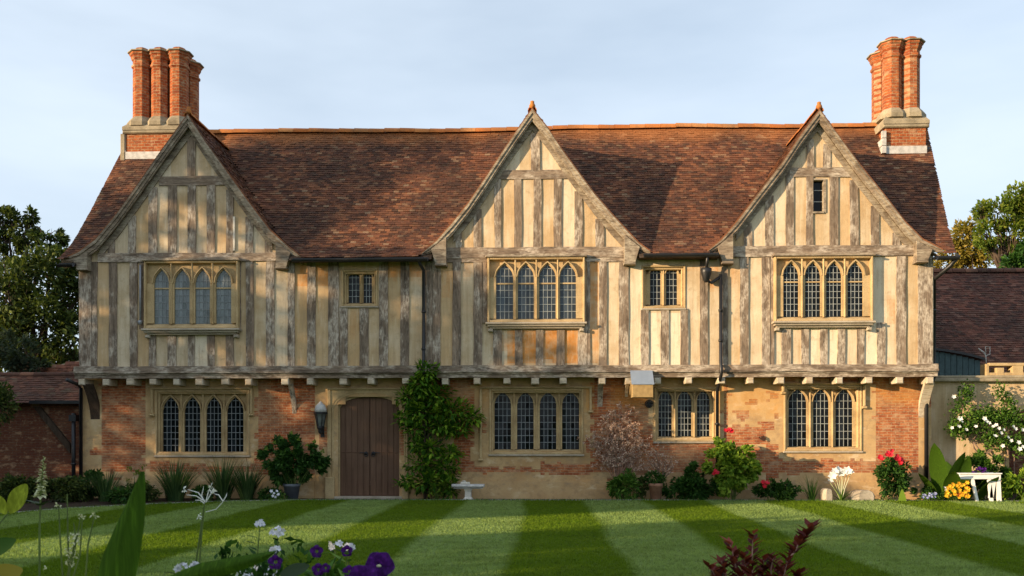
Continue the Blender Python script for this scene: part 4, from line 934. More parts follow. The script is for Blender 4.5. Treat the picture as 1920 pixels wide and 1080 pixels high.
b = MB(); xq, zq = G(1217, 757, GY - .04)
for rr in (.1, .065, .035): b.tube([(rr * math.cos(i * .5236), 0, rr * math.sin(i * .5236)) for i in range(13)], .014, 6)
for k in range(4): a = k * math.pi / 4; b.tube([(-.1 * math.cos(a), 0, -.1 * math.sin(a)), (.1 * math.cos(a), 0, .1 * math.sin(a))], .01, 5)
o = b.build('iron_rosette', M['iron'], None, (xq, GY - .04, zq)); tag(o, 'round dark iron rosette on the wall below the lidded box', 'ornament')
# stone bench
x0, x1 = GX(848, -.3), GX(908, -.3); xm = (x0 + x1) / 2; bn = tag(empty('stone_bench', (xm, -.3, -.04)), 'small grey stone bench on one pedestal against the wall right of the climber', 'bench')
zt = GZ(908, 878, -.3) + .04; b = MB(); hw = (x1 - x0) / 2; b.bevbox(-hw, hw, -.2, .2, zt - .07, zt, .02); b.bevbox(-hw + .05, hw - .05, -.17, .17, zt - .11, zt - .071, .02); b.build('seat', M['flash'], bn)
b = MB(); b.lathe([(.17, 0), (.17, .06), (.12, .1), (.11, zt - .2), (.15, zt - .12), (.15, zt - .111)], (0, 0, 0), 4, rot=R(45), smooth=False); b.build('pedestal', M['palestone'], bn)
b = MB(); b.bevbox(-.12, .12, -.08, .08, 0, .06, .015); b.lathe([(.05, .06), (.055, .09), (.03, .1)], (-.03, 0, 0), 8); o = b.build('stone_dish', M['palestone'], None, (xm - .08, -.3, zt - .04)); tag(o, 'small pale stone dish lying on the stone bench', 'dish')
# white garden table end
x0, x1 = GX(1798, -.75), GX(1876, -.75); zt = GZ(889, 1838, -.75); tb = tag(empty('white_table', ((x0 + x1) / 2, -.75, 0)), 'white painted wooden garden table with splayed legs at the right', 'table'); hw = (x1 - x0) / 2
b = MB(); b.bevbox(-hw, hw, -.03, .0, zt - .13, zt, .01); b.bevbox(-hw - .02, hw + .02, -.06, .45, zt + .001, zt + .03, .008); b.build('tabletop', M['white'], tb)
def slat(p, q, w_, y0, y1): return [(p[0] - w_, p[1]), (q[0] - w_, q[1])], [(p[0] + w_, p[1]), (q[0] + w_, q[1])]
for p, q, w_ in (((-hw + .34, zt - .131), (-hw + .46, 0), .035), ((hw - .28, zt - .131), (hw - .22, 0), .04), ((hw - .06, zt - .131), (hw - .03, 0), .05), ((hw - .16, zt - .131), (hw - .24, .1), .05)):
    A, B = slat(p, q, w_, 0, 0); b = MB(); b.strip(A, B, -.02, .05); b.build('leg', M['white'], tb)
# stone blocks in the right bed
for px0, px1, pt, y_, lab in ((1539, 1559, 918, -.45, 'pale brown rough stone block left of the white lilies'), (1592, 1640, 921, -.4, 'pale flat stone block right of the white lilies')):
    x0, x1 = GX(px0, y_), GX(px1, y_); zt = GZ(pt, px0, y_) + .03; b = MB(); n = 6; vs = []
    for j in range(n):
        for i in range(n + 1):
            a = 2 * math.pi * i / (n + 1); r_ = 1 if j < 3 else 1 - .18 * (j - 2) ; vs.append(((x1 - x0) / 2 * r_ * math.copysign(abs(math.cos(a)) ** .6, math.cos(a)) * (1 + .1 * nz3(i, j, px0)), .2 * math.copysign(abs(math.sin(a)) ** .6, math.sin(a)), zt * min(1, j / 3) + (.0 if j < 4 else .02 * (j - 3))))
    m_ = n + 1; b.add(vs, [(j * m_ + i, j * m_ + (i + 1) % m_, (j + 1) * m_ + (i + 1) % m_, (j + 1) * m_ + i) for j in range(n - 1) for i in range(m_)] + [tuple((n - 1) * m_ + i for i in range(m_))])
    o = b.build('stone_block', M['stonegrey'], None, ((x0 + x1) / 2, y_, -.04)); tag(o, lab, 'stone')

# ================================================================== PLANTS
def rv(r): 
    while True:
        v = Vector((r.uniform(-1, 1), r.uniform(-1, 1), r.uniform(-1, 1)))
        if .01 < v.length < 1: return v
def leafcloud(mb, c, rad, n, size, r, clumps=0, up=.4, asp=.5, fold=.12, shell=.45, spread=.35, minz=None):
    c = Vector(c); rad = Vector(rad); cl = []
    for i in range(clumps or 1):
        v = rv(r).normalized() * (shell + (1 - shell) * r.random()); cl.append(Vector((v.x * rad.x, v.y * rad.y, v.z * rad.z)))
    m_ = min(rad)
    for i in range(n):
        if clumps: p = r.choice(cl) + rv(r) * m_ * spread
        else:
            v = rv(r).normalized() * (shell + (1 - shell) * r.random() ** .7); p = Vector((v.x * rad.x, v.y * rad.y, v.z * rad.z))
        q = c + p
        if minz is not None and q.z < minz: continue
        d = (p.normalized() * .8 + rv(r) * .9 + Vector((0, 0, -.15))); s_ = size * r.uniform(.6, 1.35)
        mb.leaf(q, d, rv(r) + Vector((0, 0, up * 2)), s_, s_ * asp, 0, fold)
def limb(mb, p0, p1, r0, r1, r, seg=5, wob_=.12):
    P0, P1 = Vector(p0), Vector(p1); L = (P1 - P0).length; P = []
    for i in range(6):
        t = i / 5; P.append(P0.lerp(P1, t) + rv(r) * L * wob_ * math.sin(math.pi * t) * .6)
    mb.tube(P, [lerp(r0, r1, i / 5) for i in range(6)], seg); return P
def tree(name, label, cat, base, blobs, n, size, mat, tr, seed, clumps=14, group=None, twigs=0, asp=.5, spread=.42):
    r = random.Random(seed); root = tag(empty(name, base), label, cat, group); B = Vector(base); t = MB(); top = Vector((0, 0, 0))
    zc = min(b_[0][2] for b_ in blobs) - base[2]; fork = Vector((0, 0, zc * .75)); limb(t, (0, 0, -.2), fork, tr, tr * .7, r, 8, .03)
    for (c, rad) in blobs:
        e = Vector(c) - B; P = limb(t, fork, e, tr * .45, tr * .12, r, 5)
        for k in range(5 + twigs):
            v = rv(r).normalized(); q = e + Vector((v.x * rad[0], v.y * rad[1], v.z * rad[2])) * r.uniform(.6, 1.05); limb(t, P[r.randint(2, 5)], q, tr * .12, tr * .02, r, 4, .15)
    t.build('trunk', M['bark'], root); mb = MB(); tot = sum(b_[1][0] * b_[1][2] for b_ in blobs)
    for (c, rad) in blobs: leafcloud(mb, Vector(c) - B, rad, int(n * rad[0] * rad[2] / tot), size, r, clumps, asp=asp, spread=spread)
    mb.build('crown', M[mat], root); return root
def blobpx(L, Y):                          # (px, py, half width px, half height px, y offset)
    out = []
    for px, py, w_, h_, dy in L:
        y = Y + dy; x, z = G(px, py, y); s_ = (y - CAMY) / FPX; out.append(((x, y, z), (w_ * s_, w_ * s_ * .9, h_ * s_)))
    return out
Y = 12; tree('dense_tree', 'dense dark evergreen tree filling the left edge behind the house corner', 'tree', (GX(60, Y), Y, 0),
     blobpx([(60, 520, 60, 45, 0), (130, 560, 50, 55, 1), (10, 560, 60, 60, -1), (80, 610, 70, 55, -.5), (140, 640, 45, 55, 0), (-40, 600, 60, 80, 0), (20, 660, 70, 45, .5), (100, 490, 45, 32, 1), (120, 680, 60, 45, 2), (165, 520, 35, 40, 1)], Y), 15000, .24, 'lf_dark', .35, 31, clumps=22, spread=.5)
Y = 15; tree('airy_tree', 'tall airy tree with open branching top above the dense evergreen at the left', 'tree', (GX(30, Y), Y, 0),
     blobpx([(20, 425, 32, 28, 0), (85, 440, 36, 20, 0), (50, 475, 50, 25, 0), (-30, 440, 40, 50, 0), (5, 400, 18, 10, 0), (55, 405, 16, 14, 0), (108, 452, 16, 10, 0), (-10, 490, 40, 35, 1)], Y), 6500, .22, 'lf_dark', .25, 32, clumps=12, twigs=9, spread=.38)
Y = 5; tree('shrub', 'grey green leafy shrub rising behind the outbuilding roof', 'shrub', (GX(35, Y), Y, 0), blobpx([(40, 668, 32, 30, 0), (10, 660, 30, 36, 0), (70, 688, 25, 16, 0)], Y), 2600, .15, 'lf_blue', .12, 33)
Y = -.4; tree('laurel_bush', 'dark laurel branch mass hanging in front of the outbuilding at the left edge', 'bush', (GX(-40, Y), Y, 0), blobpx([(0, 765, 30, 38, 0), (-40, 780, 45, 60, 0), (-10, 740, 25, 22, 0)], Y), 2600, .11, 'lf_dark', .08, 34)
Y = 17; tree('oak_tree', 'olive green autumn tree with bare twigs above the barn roof at the right edge', 'tree', (GX(1900, Y), Y, 0),
     blobpx([(1905, 375, 30, 30, 0), (1870, 400, 34, 26, 0), (1850, 440, 30, 26, 0), (1900, 440, 40, 30, 0), (1945, 400, 40, 55, 0), (1838, 392, 12, 14, 0), (1880, 470, 40, 22, 1), (1960, 470, 40, 40, 0)], Y), 8500, .2, 'lf_olive', .25, 35, clumps=14, twigs=8, spread=.4)
Y = 20; tree('willow_tree', 'golden willow with hanging branches between the house eaves and the oak', 'tree', (GX(1815, Y), Y, 0),
     blobpx([(1805, 440, 22, 32, 0), (1825, 470, 28, 34, 0), (1790, 480, 22, 30, 0), (1845, 475, 20, 26, 0), (1770, 500, 20, 20, 1)], Y), 4500, .2, 'lf_gold', .2, 36, clumps=16, spread=.5)
Y = 14; tree('dark_conifer', 'dark green bush top just above the barn ridge at the right edge', 'tree', (GX(1895, Y), Y, 0), blobpx([(1895, 492, 35, 16, 0), (1935, 480, 30, 26, 0)], Y), 1800, .2, 'lf_deep', .2, 37)
# trees and hedge left of the camera that shade the lawn and the left half of the house
def T(u, d=32): return (d * SX - SY * u, d * SY + SX * u)
def shade_tree(u, H, wd, n, label, seed, mat='lf_mid', low=1.5):
    x, y = T(u); r = random.Random(seed); bl = []; k = 5
    for i in range(k):
        t = i / (k - 1); hz = lerp(low + wd * .5, H - wd * .45, t); ww = wd * (1.0 - .35 * abs(t - .35)); bl.append(((x + r.uniform(-.3, .3), y + r.uniform(-.3, .3), hz), (ww, ww, (H - low) / k * .95)))
    return tree('garden_tree', label, 'tree', (x, y, 0), bl, n, .42, mat, .25, seed, clumps=26, spread=.55, asp=.6)
shade_tree(-5.0, 15.6, 1.8, 6500, 'tallest slender tree in the row left of the lawn', 41)
shade_tree(-8.2, 11.5, 1.9, 6000, 'broad tree at the far end of the row left of the lawn', 46)
shade_tree(-11.3, 10.5, 1.7, 4500, 'outermost broad tree of the row left of the lawn', 47)
shade_tree(-2.1, 11.0, 1.75, 6500, 'medium rounded tree beside the tallest tree left of the lawn', 42)
shade_tree(.2, 8.7, 1.3, 4200, 'third tree of the row left of the lawn', 43)
shade_tree(2.2, 7.5, 1.2, 4200, 'fourth and smaller tree of the row left of the lawn', 44)
shade_tree(3.5, 6.8, .7, 3600, 'last low tree of the row before the gap left of the lawn', 45)
hx0, hx1 = 7.4, 30; r = random.Random(51); hd = tag(empty('hedge', (*T(15), 0)), 'tall clipped hedge beyond the gap left of the lawn', 'hedge'); mb = MB(); o_ = hd.location
for i in range(9000):
    u = r.uniform(hx0, hx1); d = 32 + r.uniform(-.8, .8); x, y = T(u, d); H = 6.0 + .5 * nz3(u * .7, 1) + (1.2 if u > 9 else 0) + (1.4 if u > 13 else 0)
    mb.leaf((x - o_.x, y - o_.y, r.uniform(0, H)), rv(r), rv(r), r.uniform(.4, .75), .4)
mb.build('foliage', M['lf_mid'], hd)
mb = MB()
for i in range(12): x, y = T(lerp(hx0, hx1, i / 11)); limb(mb, (x - o_.x, y - o_.y, -.1), (x - o_.x, y - o_.y, 5), .12, .05, r)
mb.build('stem', M['bark'], hd)

# --- bed plants
def flowers(mb, pts, size, r, petals=5, face=(0, -1, .5)):
    for p in pts:
        f = (Vector(face) + rv(r) * .6).normalized(); u = f.cross(Vector((0, 0, 1))).normalized(); v = f.cross(u); s_ = size * r.uniform(.75, 1.2)
        for k in range(petals):
            a = 2 * math.pi * k / petals + r.random() * .3; d = u * math.cos(a) + v * math.sin(a); mb.leaf(Vector(p), d + f * .35, f, s_, s_ * .85, 0, .08)
def bush(name, label, cat, px0, px1, pt, pb, Y, mat, n, size, seed, clumps=0, fl=None, stems=8, depth=.8, asp=.5, base=-.04, up=.4, shell=.35, extra=None, group=None, spread=.35):
    r = random.Random(seed); x0, x1 = GX(px0, Y), GX(px1, Y); z1 = GZ(pt, (px0 + px1) / 2, Y) - base; z0 = max(0, GZ(pb, (px0 + px1) / 2, Y) - base); hw = (x1 - x0) / 2; xm = (x0 + x1) / 2
    root = tag(empty(name, (xm, Y, base)), label, cat, group); mb = MB(); c = (0, 0, (z0 + z1) / 2); rad = (hw, min(hw, .45) * depth, (z1 - z0) / 2)
    leafcloud(mb, c, rad, n, size, r, clumps, asp=asp, up=up, shell=shell, minz=.01, spread=spread); mb.build('foliage', M[mat], root)
    if stems:
        s = MB()
        for i in range(stems):
            v = rv(r); limb(s, (r.uniform(-.05, .05), r.uniform(-.04, .04), 0 if z0 < .3 else z0 * .3), (v.x * rad[0] * .8, v.y * rad[1] * .8, c[2] + v.z * rad[2] * .7), .012, .004, r, 4)
        s.build('stem', M['stem'], root)
    for (fm, pts, sz, pet) in (fl or []):
        P = []
        for px, py in pts: x, z = G(px, py, Y - rad[1] * .8); P.append((x - xm, -rad[1] * .8, z - base))
        for p_ in P: f = MB(); flowers(f, [p_], sz, r, pet); f.build('flower', M[fm], root)
    return root
def straps(name, label, px0, px1, pt, Y, mat, n, seed, W=.03, cat='plant', lean=.5, group=None):
    r = random.Random(seed); x0, x1 = GX(px0, Y), GX(px1, Y); H = GZ(pt, px0, Y) + .04; root = tag(empty(name, ((x0 + x1) / 2, Y, -.04)), label, cat, group); mb = MB(); hw = (x1 - x0) / 2
    for i in range(n):
        a = r.uniform(0, 6.283); ln_ = r.uniform(.0, lean); mb.blade((math.cos(a) * hw * .4 * r.random(), math.sin(a) * .12, 0), a, H * r.uniform(.85, 1.5), W * r.uniform(.7, 1.2), ln_, r.uniform(.2, .9))
    mb.build('leaves', M[mat], root); return root
G1 = 'strap leaved clumps in the left bed'
straps('agapanthus', 'leftmost strap leaved clump at the house corner in the left bed', 165, 232, 893, -.9, 'lf_iris', 150, 61, group=G1)
straps('agapanthus', 'blue green strap leaved clump below the left end of the ground floor window', 285, 372, 880, -.6, 'lf_iris', 230, 62, group=G1)
straps('agapanthus', 'tall strap leaved clump below the middle of the left ground floor window', 385, 452, 875, -.5, 'lf_iris', 210, 63, group=G1)
straps('agapanthus', 'strap leaved clump between the window and the potted shrub', 430, 496, 884, -.45, 'lf_iris', 200, 64, group=G1)
straps('iris', 'narrow leaved green tuft beside the red flowered shrub on the right', 1508, 1536, 902, -.4, 'lf_deep', 40, 65, .02)
bush('low_shrub', 'dark low shrub at the far left end of the bed', 'shrub', -20, 75, 893, 965, -1.4, 'lf_dark', 3600, .1, 70, clumps=46)
bush('low_shrub', 'dark low shrub between the foxglove and the downpipe', 'shrub', 60, 170, 895, 950, -1.1, 'lf_dark', 3800, .1, 71, clumps=50)
bush('low_shrub', 'dark shrub against the house corner behind the strap leaves', 'shrub', 140, 200, 880, 945, -.3, 'lf_deep', 1600, .1, 711, clumps=24)
bush('hosta', 'low green hosta spreading near the lawn edge in the left bed', 'plant', 198, 262, 918, 946, -1.5, 'lf_deep', 420, .13, 72, up=1.2)
bush('ground_plant', 'dark low plant between two strap leaved clumps', 'plant', 360, 400, 910, 945, -.7, 'lf_deep', 1000, .08, 73)
bush('ground_plant', 'dark low plant under the strap leaves near the big green blade', 'plant', 215, 300, 908, 948, -.8, 'lf_dark', 1800, .09, 74)
bush('bronze_shrub', 'thin bronze tipped shrub against the plinth left of the window', 'shrub', 238, 278, 868, 935, -.3, 'lf_olive', 420, .07, 75, clumps=16)
bush('ground_plant', 'dark low plant left of the potted shrub', 'plant', 485, 530, 915, 942, -.5, 'lf_deep', 900, .08, 76)
bush('phlox', 'small white and lilac flowers at the foot of the grey pot', 'flowers', 505, 540, 922, 945, -.8, 'lf_mid', 200, .06, 77, fl=[('petallilac', [(r_, q) for r_, q in ((509, 921), (514, 925), (519, 921), (512, 930), (517, 932), (522, 927))], .05, 5)])
def potted(px0, px1, pt, pb, Y, mat, label, name='plant_pot'):
    x0, x1 = GX(px0, Y), GX(px1, Y); H = GZ(pt, px0, Y) + .04; R_ = (x1 - x0) / 2; b = MB()
    b.lathe([(R_ * .7, 0), (R_ * .92, H * .82), (R_, H * .83), (R_ * 1.02, H), (R_ * .88, H), (R_ * .84, H * .86), (0, H * .85)], (0, 0, 0), 18); o = b.build(name, M[mat], None, ((x0 + x1) / 2, Y, -.04)); return tag(o, label, 'pot')
potted(531, 563, 907, 935, -.35, 'greypot', 'grey glazed pot holding the large dark shrub left of the door')
bush('potted_shrub', 'large dark green shrub with reddish tips growing in the grey pot', 'shrub', 487, 610, 818, 908, -.35, 'lf_deep', 6500, .12, 78, clumps=60, stems=18, depth=.9, spread=.3, fl=[('lf_olive', [(528, 822), (546, 812), (560, 824), (515, 830), (590, 828), (575, 835), (500, 842), (605, 846)], .07, 3)])
potted(1216, 1243, 906, 936, -.4, 'pot', 'terracotta pot of dark foliage right of the bare climber')
bush('pot_plant', 'short dark plant growing in the terracotta pot', 'plant', 1208, 1248, 884, 908, -.4, 'lf_deep', 420, .09, 79)
# twiggy plants
def twiggy(name, label, cat, px0, px1, pt, pb, Y, n, seed, mat, lm=None, nl=0, fan=1.0, r0=.012):
    r = random.Random(seed); x0, x1 = GX(px0, Y), GX(px1, Y); xm = (x0 + x1) / 2; z1, z0 = GZ(pt, px0, Y), GZ(pb, px0, Y); root = tag(empty(name, (xm, Y, 0)), label, cat); b = MB(); tips = []
    for i in range(n):
        a = r.uniform(-1, 1); h_ = math.sqrt(max(.05, 1 - a * a * .75)) * r.uniform(.55, 1); e = Vector((a * (x1 - x0) / 2 * fan, r.uniform(-.12, .1), lerp(z0, z1, h_)))
        P = limb(b, (a * .08, 0, max(0, z0)), e, r0, .003, r, 4, .14)
        for k in range(6):
            q = P[r.randint(2, 5)]; d = Vector((r.uniform(-.6, .6), r.uniform(-.2, .2), r.uniform(-.1, .7))); e2 = q + d * (z1 - z0) * r.uniform(.12, .3); limb(b, q, e2, .005, .0015, r, 3, .2); tips += [e2, q.lerp(e2, .6)]
    b.build('stem', M[mat], root)
    if nl:
        l = MB()
        for i in range(nl): l.leaf(r.choice(tips) + rv(r) * .05, rv(r), rv(r), r.uniform(.03, .065), .03)
        l.build('foliage', M[lm], root)
    return root
k = NM('dried_flower_heads', .9, .1); rr_ = k.island(); k.col(k.ramp(rr_, [(0, (.3, .17, .11)), (.5, (.5, .33, .24)), (1, (.64, .5, .4))])); M['dried'] = k.m
twiggy('bare_wall_shrub', 'bare pinkish twiggy shrub trained on the brick wall right of the middle window', 'shrub', 1110, 1216, 762, 905, .1, 38, 81, 'twigpink', 'dried', 6500, r0=.013)
twiggy('dead_plant', 'thin brown dead stems standing behind the terracotta pot', 'plant', 1205, 1275, 832, 900, -.2, 18, 82, 'twig', 'dried', 500)
bush('fern', 'bright green leafy plant at the foot of the bare wall shrub', 'plant', 1143, 1196, 884, 936, -.3, 'lf_mid', 1800, .1, 83, clumps=40)
bush('dark_shrub', 'dark green shrub between the fern and the terracotta pot', 'shrub', 1188, 1222, 886, 936, -.1, 'lf_dark', 600, .08, 84, clumps=12)
bush('ground_plant', 'low green plants right of the terracotta pot', 'plant', 1244, 1345, 893, 936, -.35, 'lf_deep', 3400, .1, 85, clumps=60)
bush('ground_plant', 'taller dark green shoot in front of the brick between pot and rose bush', 'plant', 1284, 1318, 868, 930, -.25, 'lf_deep', 1000, .11, 86, clumps=20)
bush('rose_bush', 'large bright green rounded bush with a red bloom under the corner downpipe', 'bush', 1322, 1428, 822, 932, -.45, 'lf_bright', 5200, .115, 87, clumps=75, asp=.8, depth=1.0, spread=.28, fl=[('petalred', [(1341, 883), (1339, 889), (1343, 887)], .085, 7)])
twiggy('rose', 'single orange red rose on a tall stem against the downpipe', 'flower', 1352, 1372, 815, 930, -.1, 3, 88, 'stem')
f = MB(); rr_ = random.Random(4); xx, zz = G(1363, 808, -.1); flowers(f, [(0, 0, 0), (.05, 0, .03), (-.05, 0, .01), (.1, 0, 0)], .07, rr_, 7); o = f.build('rose_bloom', M['petalred'], None, (xx, -.14, zz)); tag(o, 'cluster of orange red rose petals at the top of the tall stem', 'flower')
bush('ground_plant', 'low dark plants with a red bloom right of the rose bush', 'plant', 1408, 1508, 902, 936, -.4, 'lf_deep', 2400, .09, 89, clumps=50, fl=[('petalred', [(1433, 911), (1438, 906), (1431, 904)], .08, 6)])
bush('red_flower_shrub', 'dark leaved shrub topped with bright red flower heads left of the house corner', 'shrub', 1640, 1708, 866, 934, -.35, 'lf_deep', 2600, .1, 90, clumps=40, depth=1.0, fl=[('petalred', [(1665, 849), (1662, 853), (1669, 852), (1681, 855), (1684, 860), (1679, 861), (1650, 857), (1653, 860), (1691, 862), (1688, 867), (1672, 845)], .085, 7)])
# lilies
Y = -.55; xx = GX(1577, Y); rr_ = random.Random(91); root = tag(empty('white_lily', (xx, Y, -.04)), 'white lilies on splayed pale stems in front of the stone blocks', 'flowers'); s = MB(); f = MB()
for px, py in ((1565, 884), (1571, 880), (1581, 884), (1588, 883), (1594, 886), (1577, 890), (1560, 892), (1556, 902)):
    x, z = G(px, py, Y); s.tube([(rr_.uniform(-.03, .03), 0, 0), ((x - xx) * .4, -.02, z * .5), (x - xx, -.03, z)], .009, 5); f = MB(); flowers(f, [(x - xx, -.04, z + .04)], .12, rr_, 6, (0, -1, .8)); f.build('flower', M['petalwhite'], root)
s.build('stem', M['petalcream'], root)
l = MB()
for i in range(22): l.blade((0, 0, 0), rr_.uniform(0, 6.28), rr_.uniform(.3, .55), .05, rr_.uniform(.3, .9), .7)
l.build('leaves', M['lf_mid'], root)
b = MB(); b.blade((0, 0, 0), 1.5, .36, .2, .05, .1, 6); o = b.build('pale_leaf', M['lf_bright'], None, (GX(1692, -.8), -.8, -.03)); tag(o, 'single upright pale green leaf at the lawn edge before the red flowered shrub', 'leaf')
# big leaves at the corner
rr_ = random.Random(92); Y = -.35; root = tag(empty('broad_leaf_plant', (GX(1768, Y), Y, -.04)), 'clump of huge upright paddle leaves at the right corner of the house', 'plant'); mb = MB()
def paddle(mb, p, az, lean, L, W, r, tilt=0):
    p = Vector(p); h = Vector((math.cos(az), math.sin(az), 0)); ang = lean; sd = Vector((-math.sin(az), math.cos(az), 0)); vs = []; fs = []; n = 9
    for i in range(n + 1):
        t = i / n; wd = W * .5 * (math.sin(math.pi * min(1, t * .98 + .02)) ** .65 if t > .05 else .12) + .006; vs += [p - sd * wd, p + Vector((0, 0, -.0)) - (h * math.cos(ang) - Vector((0, 0, math.sin(ang)))) * wd * .25, p + sd * wd]
        p = p + (h * math.sin(ang) + Vector((0, 0, 1)) * math.cos(ang)) * L / n; ang += .45 / n
    for i in range(n): fs += [(3 * i, 3 * i + 1, 3 * i + 4, 3 * i + 3), (3 * i + 1, 3 * i + 2, 3 * i + 5, 3 * i + 4)]
    mb.add(vs, fs, 0, True)
for dx, az, ln_, L, W in ((-.05, 4.1, .28, 1.75, .42), (.1, 5.1, .22, 1.45, .4), (.35, 5.2, .12, 1.25, .34), (.5, 4.6, .18, 1.3, .3), (.2, 4.4, .6, 1.2, .4), (-.1, 3.5, .5, 1.0, .3), (.65, 5.6, .5, 1.1, .35), (.9, 5.0, .6, 1.0, .35), (.3, 1.5, .3, 1.2, .36)): paddle(mb, (dx, rr_.uniform(-.05, .05), 0), az, ln_, L, W, rr_)
mb.build('leaves', M['lf_blade'], root)
bush('green_plants', 'bushy green plants below the climbing rose behind the white table', 'plant', 1790, 1905, 850, 925, .1, 'lf_mid', 4200, .12, 93, clumps=30, up=.8)
bush('green_plants', 'light green leafy plants right of the white table', 'plant', 1882, 1960, 872, 938, -.5, 'lf_bright', 2000, .12, 94, clumps=20)
bush('ground_plant', 'dark low plants under the broad paddle leaves', 'plant', 1705, 1800, 905, 936, -.3, 'lf_deep', 1800, .09, 95, clumps=16)
bush('yellow_flowers', 'mound of yellow and orange flowers left of the white table', 'flowers', 1770, 1817, 910, 938, -.75, 'lf_mid', 260, .06, 96, fl=[('petalyellow', [(rr_.uniform(1773, 1815), rr_.uniform(905, 933)) for i in range(46)], .06, 6), ('petalred', [(1794, 929), (1799, 931), (1797, 926)], .05, 6), ('petalwhite', [(1772, 915), (1774, 920)], .05, 6)])
bush('blue_flowers', 'small blue and white flowers at the lawn edge left of the yellow flowers', 'flowers', 1722, 1762, 924, 938, -.7, 'lf_mid', 180, .05, 97, fl=[('petalblue', [(rr_.uniform(1730, 1758), rr_.uniform(925, 934)) for i in range(16)], .045, 5)])
bush('purple_flowers', 'small purple flowers standing on the white table', 'flowers', 1822, 1852, 880, 890, -.55, 'lf_deep', 90, .06, 98, base=GZ(889, 1838, -.75) + .03, stems=3, fl=[('petalpurple', [(rr_.uniform(1824, 1850), rr_.uniform(877, 887)) for i in range(12)], .055, 5)])
# climber by the door
Y = .15; rr_ = random.Random(101); xc = GX(797, Y); root = tag(empty('climbing_shrub', (xc, Y, -.04)), 'tall green climbing shrub trained up the wall right of the door', 'climber'); mb = MB(); s = MB()
cb = [(800, 695, 22, 16, -.3), (790, 720, 24, 22, -.2), (815, 740, 38, 22, 0), (768, 745, 26, 18, 0), (790, 775, 40, 20, 0), (760, 785, 20, 14, 0), (850, 770, 40, 20, 0), (885, 782, 22, 14, 0), (830, 800, 36, 18, 0), (775, 805, 24, 14, 0), (860, 805, 24, 12, 0), (805, 840, 32, 18, 0), (845, 850, 26, 14, 0), (780, 835, 18, 10, 0), (790, 870, 34, 16, 0), (835, 880, 28, 18, 0), (800, 905, 46, 20, -.1), (760, 905, 18, 9, -.2), (840, 915, 22, 18, 0)]
for px, py, w_, h_, dy in cb:
    y = Y + dy - .1; x, z = G(px, py, y); sc_ = 24.1 / FPX; leafcloud(mb, (x - xc, y - Y, z + .04), (w_ * sc_, .24, h_ * sc_), int(w_ * h_ * .5), .17, rr_, 0, asp=.45, up=.9, shell=.1)
    P = limb(s, (0, 0, max(.3, z - .5)), (x - xc, y - Y, z), .018, .006, rr_, 4)
mb.build('foliage', foliage('glossy_climber_leaves', (.025, .08, .008), (.08, .19, .014), (.26, .38, .03)), root)
limb(s, (0, 0, 0), (.02, -.05, 3.0), .045, .02, rr_, 6, .03); limb(s, (0.1, 0, 0), (.1, -.05, 2.2), .03, .015, rr_, 6, .05); s.build('stem', M['bark'], root)
bush('pink_shrub', 'small bronze pink leaved plant at the foot of the door climber', 'plant', 805, 832, 890, 935, -.15, 'lf_olive', 260, .07, 102)
# climbing rose on rendered wall
Y = .7; rr_ = random.Random(103); xc = GX(1840, Y); root = tag(empty('climbing_rose', (xc, Y, -.04)), 'white flowered climbing rose trained on the cream garden wall at the right', 'climber'); mb = MB(); s = MB(); f = MB()
def band(pts, w_, n, size):
    for i in range(n):
        t = rr_.random() * (len(pts) - 1); k_ = int(t); a, c_ = pts[k_], pts[k_ + 1]; u = t - k_; px, py = lerp(a[0], c_[0], u) + rr_.gauss(0, w_), lerp(a[1], c_[1], u) + rr_.gauss(0, w_); y = Y - rr_.uniform(0, .3); x, z = G(px, py, y)
        mb.leaf((x - xc, y - Y, z + .04), rv(rr_) + Vector((0, -.3, 0)), rv(rr_) + Vector((0, 0, 1)), size * rr_.uniform(.7, 1.3), size * .6)
band([(1803, 725), (1818, 735), (1800, 755), (1795, 780)], 7, 420, .09); band([(1790, 792), (1815, 800), (1850, 780), (1900, 785), (1935, 800)], 10, 1500, .1)
band([(1820, 778), (1860, 780), (1895, 780)], 8, 700, .09); band([(1872, 725), (1880, 745), (1898, 755), (1890, 780)], 6, 420, .09); band([(1850, 815), (1870, 825), (1900, 830), (1930, 840)], 9, 800, .1); band([(1785, 800), (1808, 812)], 7, 220, .1)
P = [(1803, 790), (1798, 800), (1812, 806), (1830, 800), (1855, 793), (1862, 800), (1868, 797), (1873, 803), (1882, 806), (1877, 812), (1900, 800), (1904, 804), (1890, 820), (1896, 826), (1918, 838), (1912, 842), (1850, 790), (1846, 785), (1788, 744), (1800, 785), (1785, 802), (1866, 818), (1917, 806), (1910, 830), (1880, 836)]
flowers(f, [(G(p, q, Y - .34)[0] - xc, -.34, G(p, q, Y - .34)[1] + .04) for p, q in P], .07, rr_, 5)
cx, cz = G(1841, 831, Y); cx -= xc
for k_ in range(3): s.tube([(cx + (.25 + .015 * k_) * math.cos(i * .4) + rr_.uniform(-.01, .01), -.05 - .02 * k_, cz + .04 + (.27 + .015 * k_) * math.sin(i * .4)) for i in range(17)], .012, 5)
for a_, c_ in (((1845, 930), (1842, 850)), ((1842, 850), (1800, 790)), ((1800, 800), (1806, 728)), ((1842, 800), (1900, 780)), ((1890, 850), (1885, 730)), ((1880, 935), (1886, 850)), ((1905, 935), (1902, 850))):
    p0, p1 = G(*a_, Y - .08), G(*c_, Y - .08); limb(s, (p0[0] - xc, -.08, p0[1]), (p1[0] - xc, -.08, p1[1]), .022, .012, rr_, 5, .06)
mb.build('foliage', M['lf_mid'], root); s.build('stem', M['twig'], root); f.build('flower', M['petalwhite'], root)

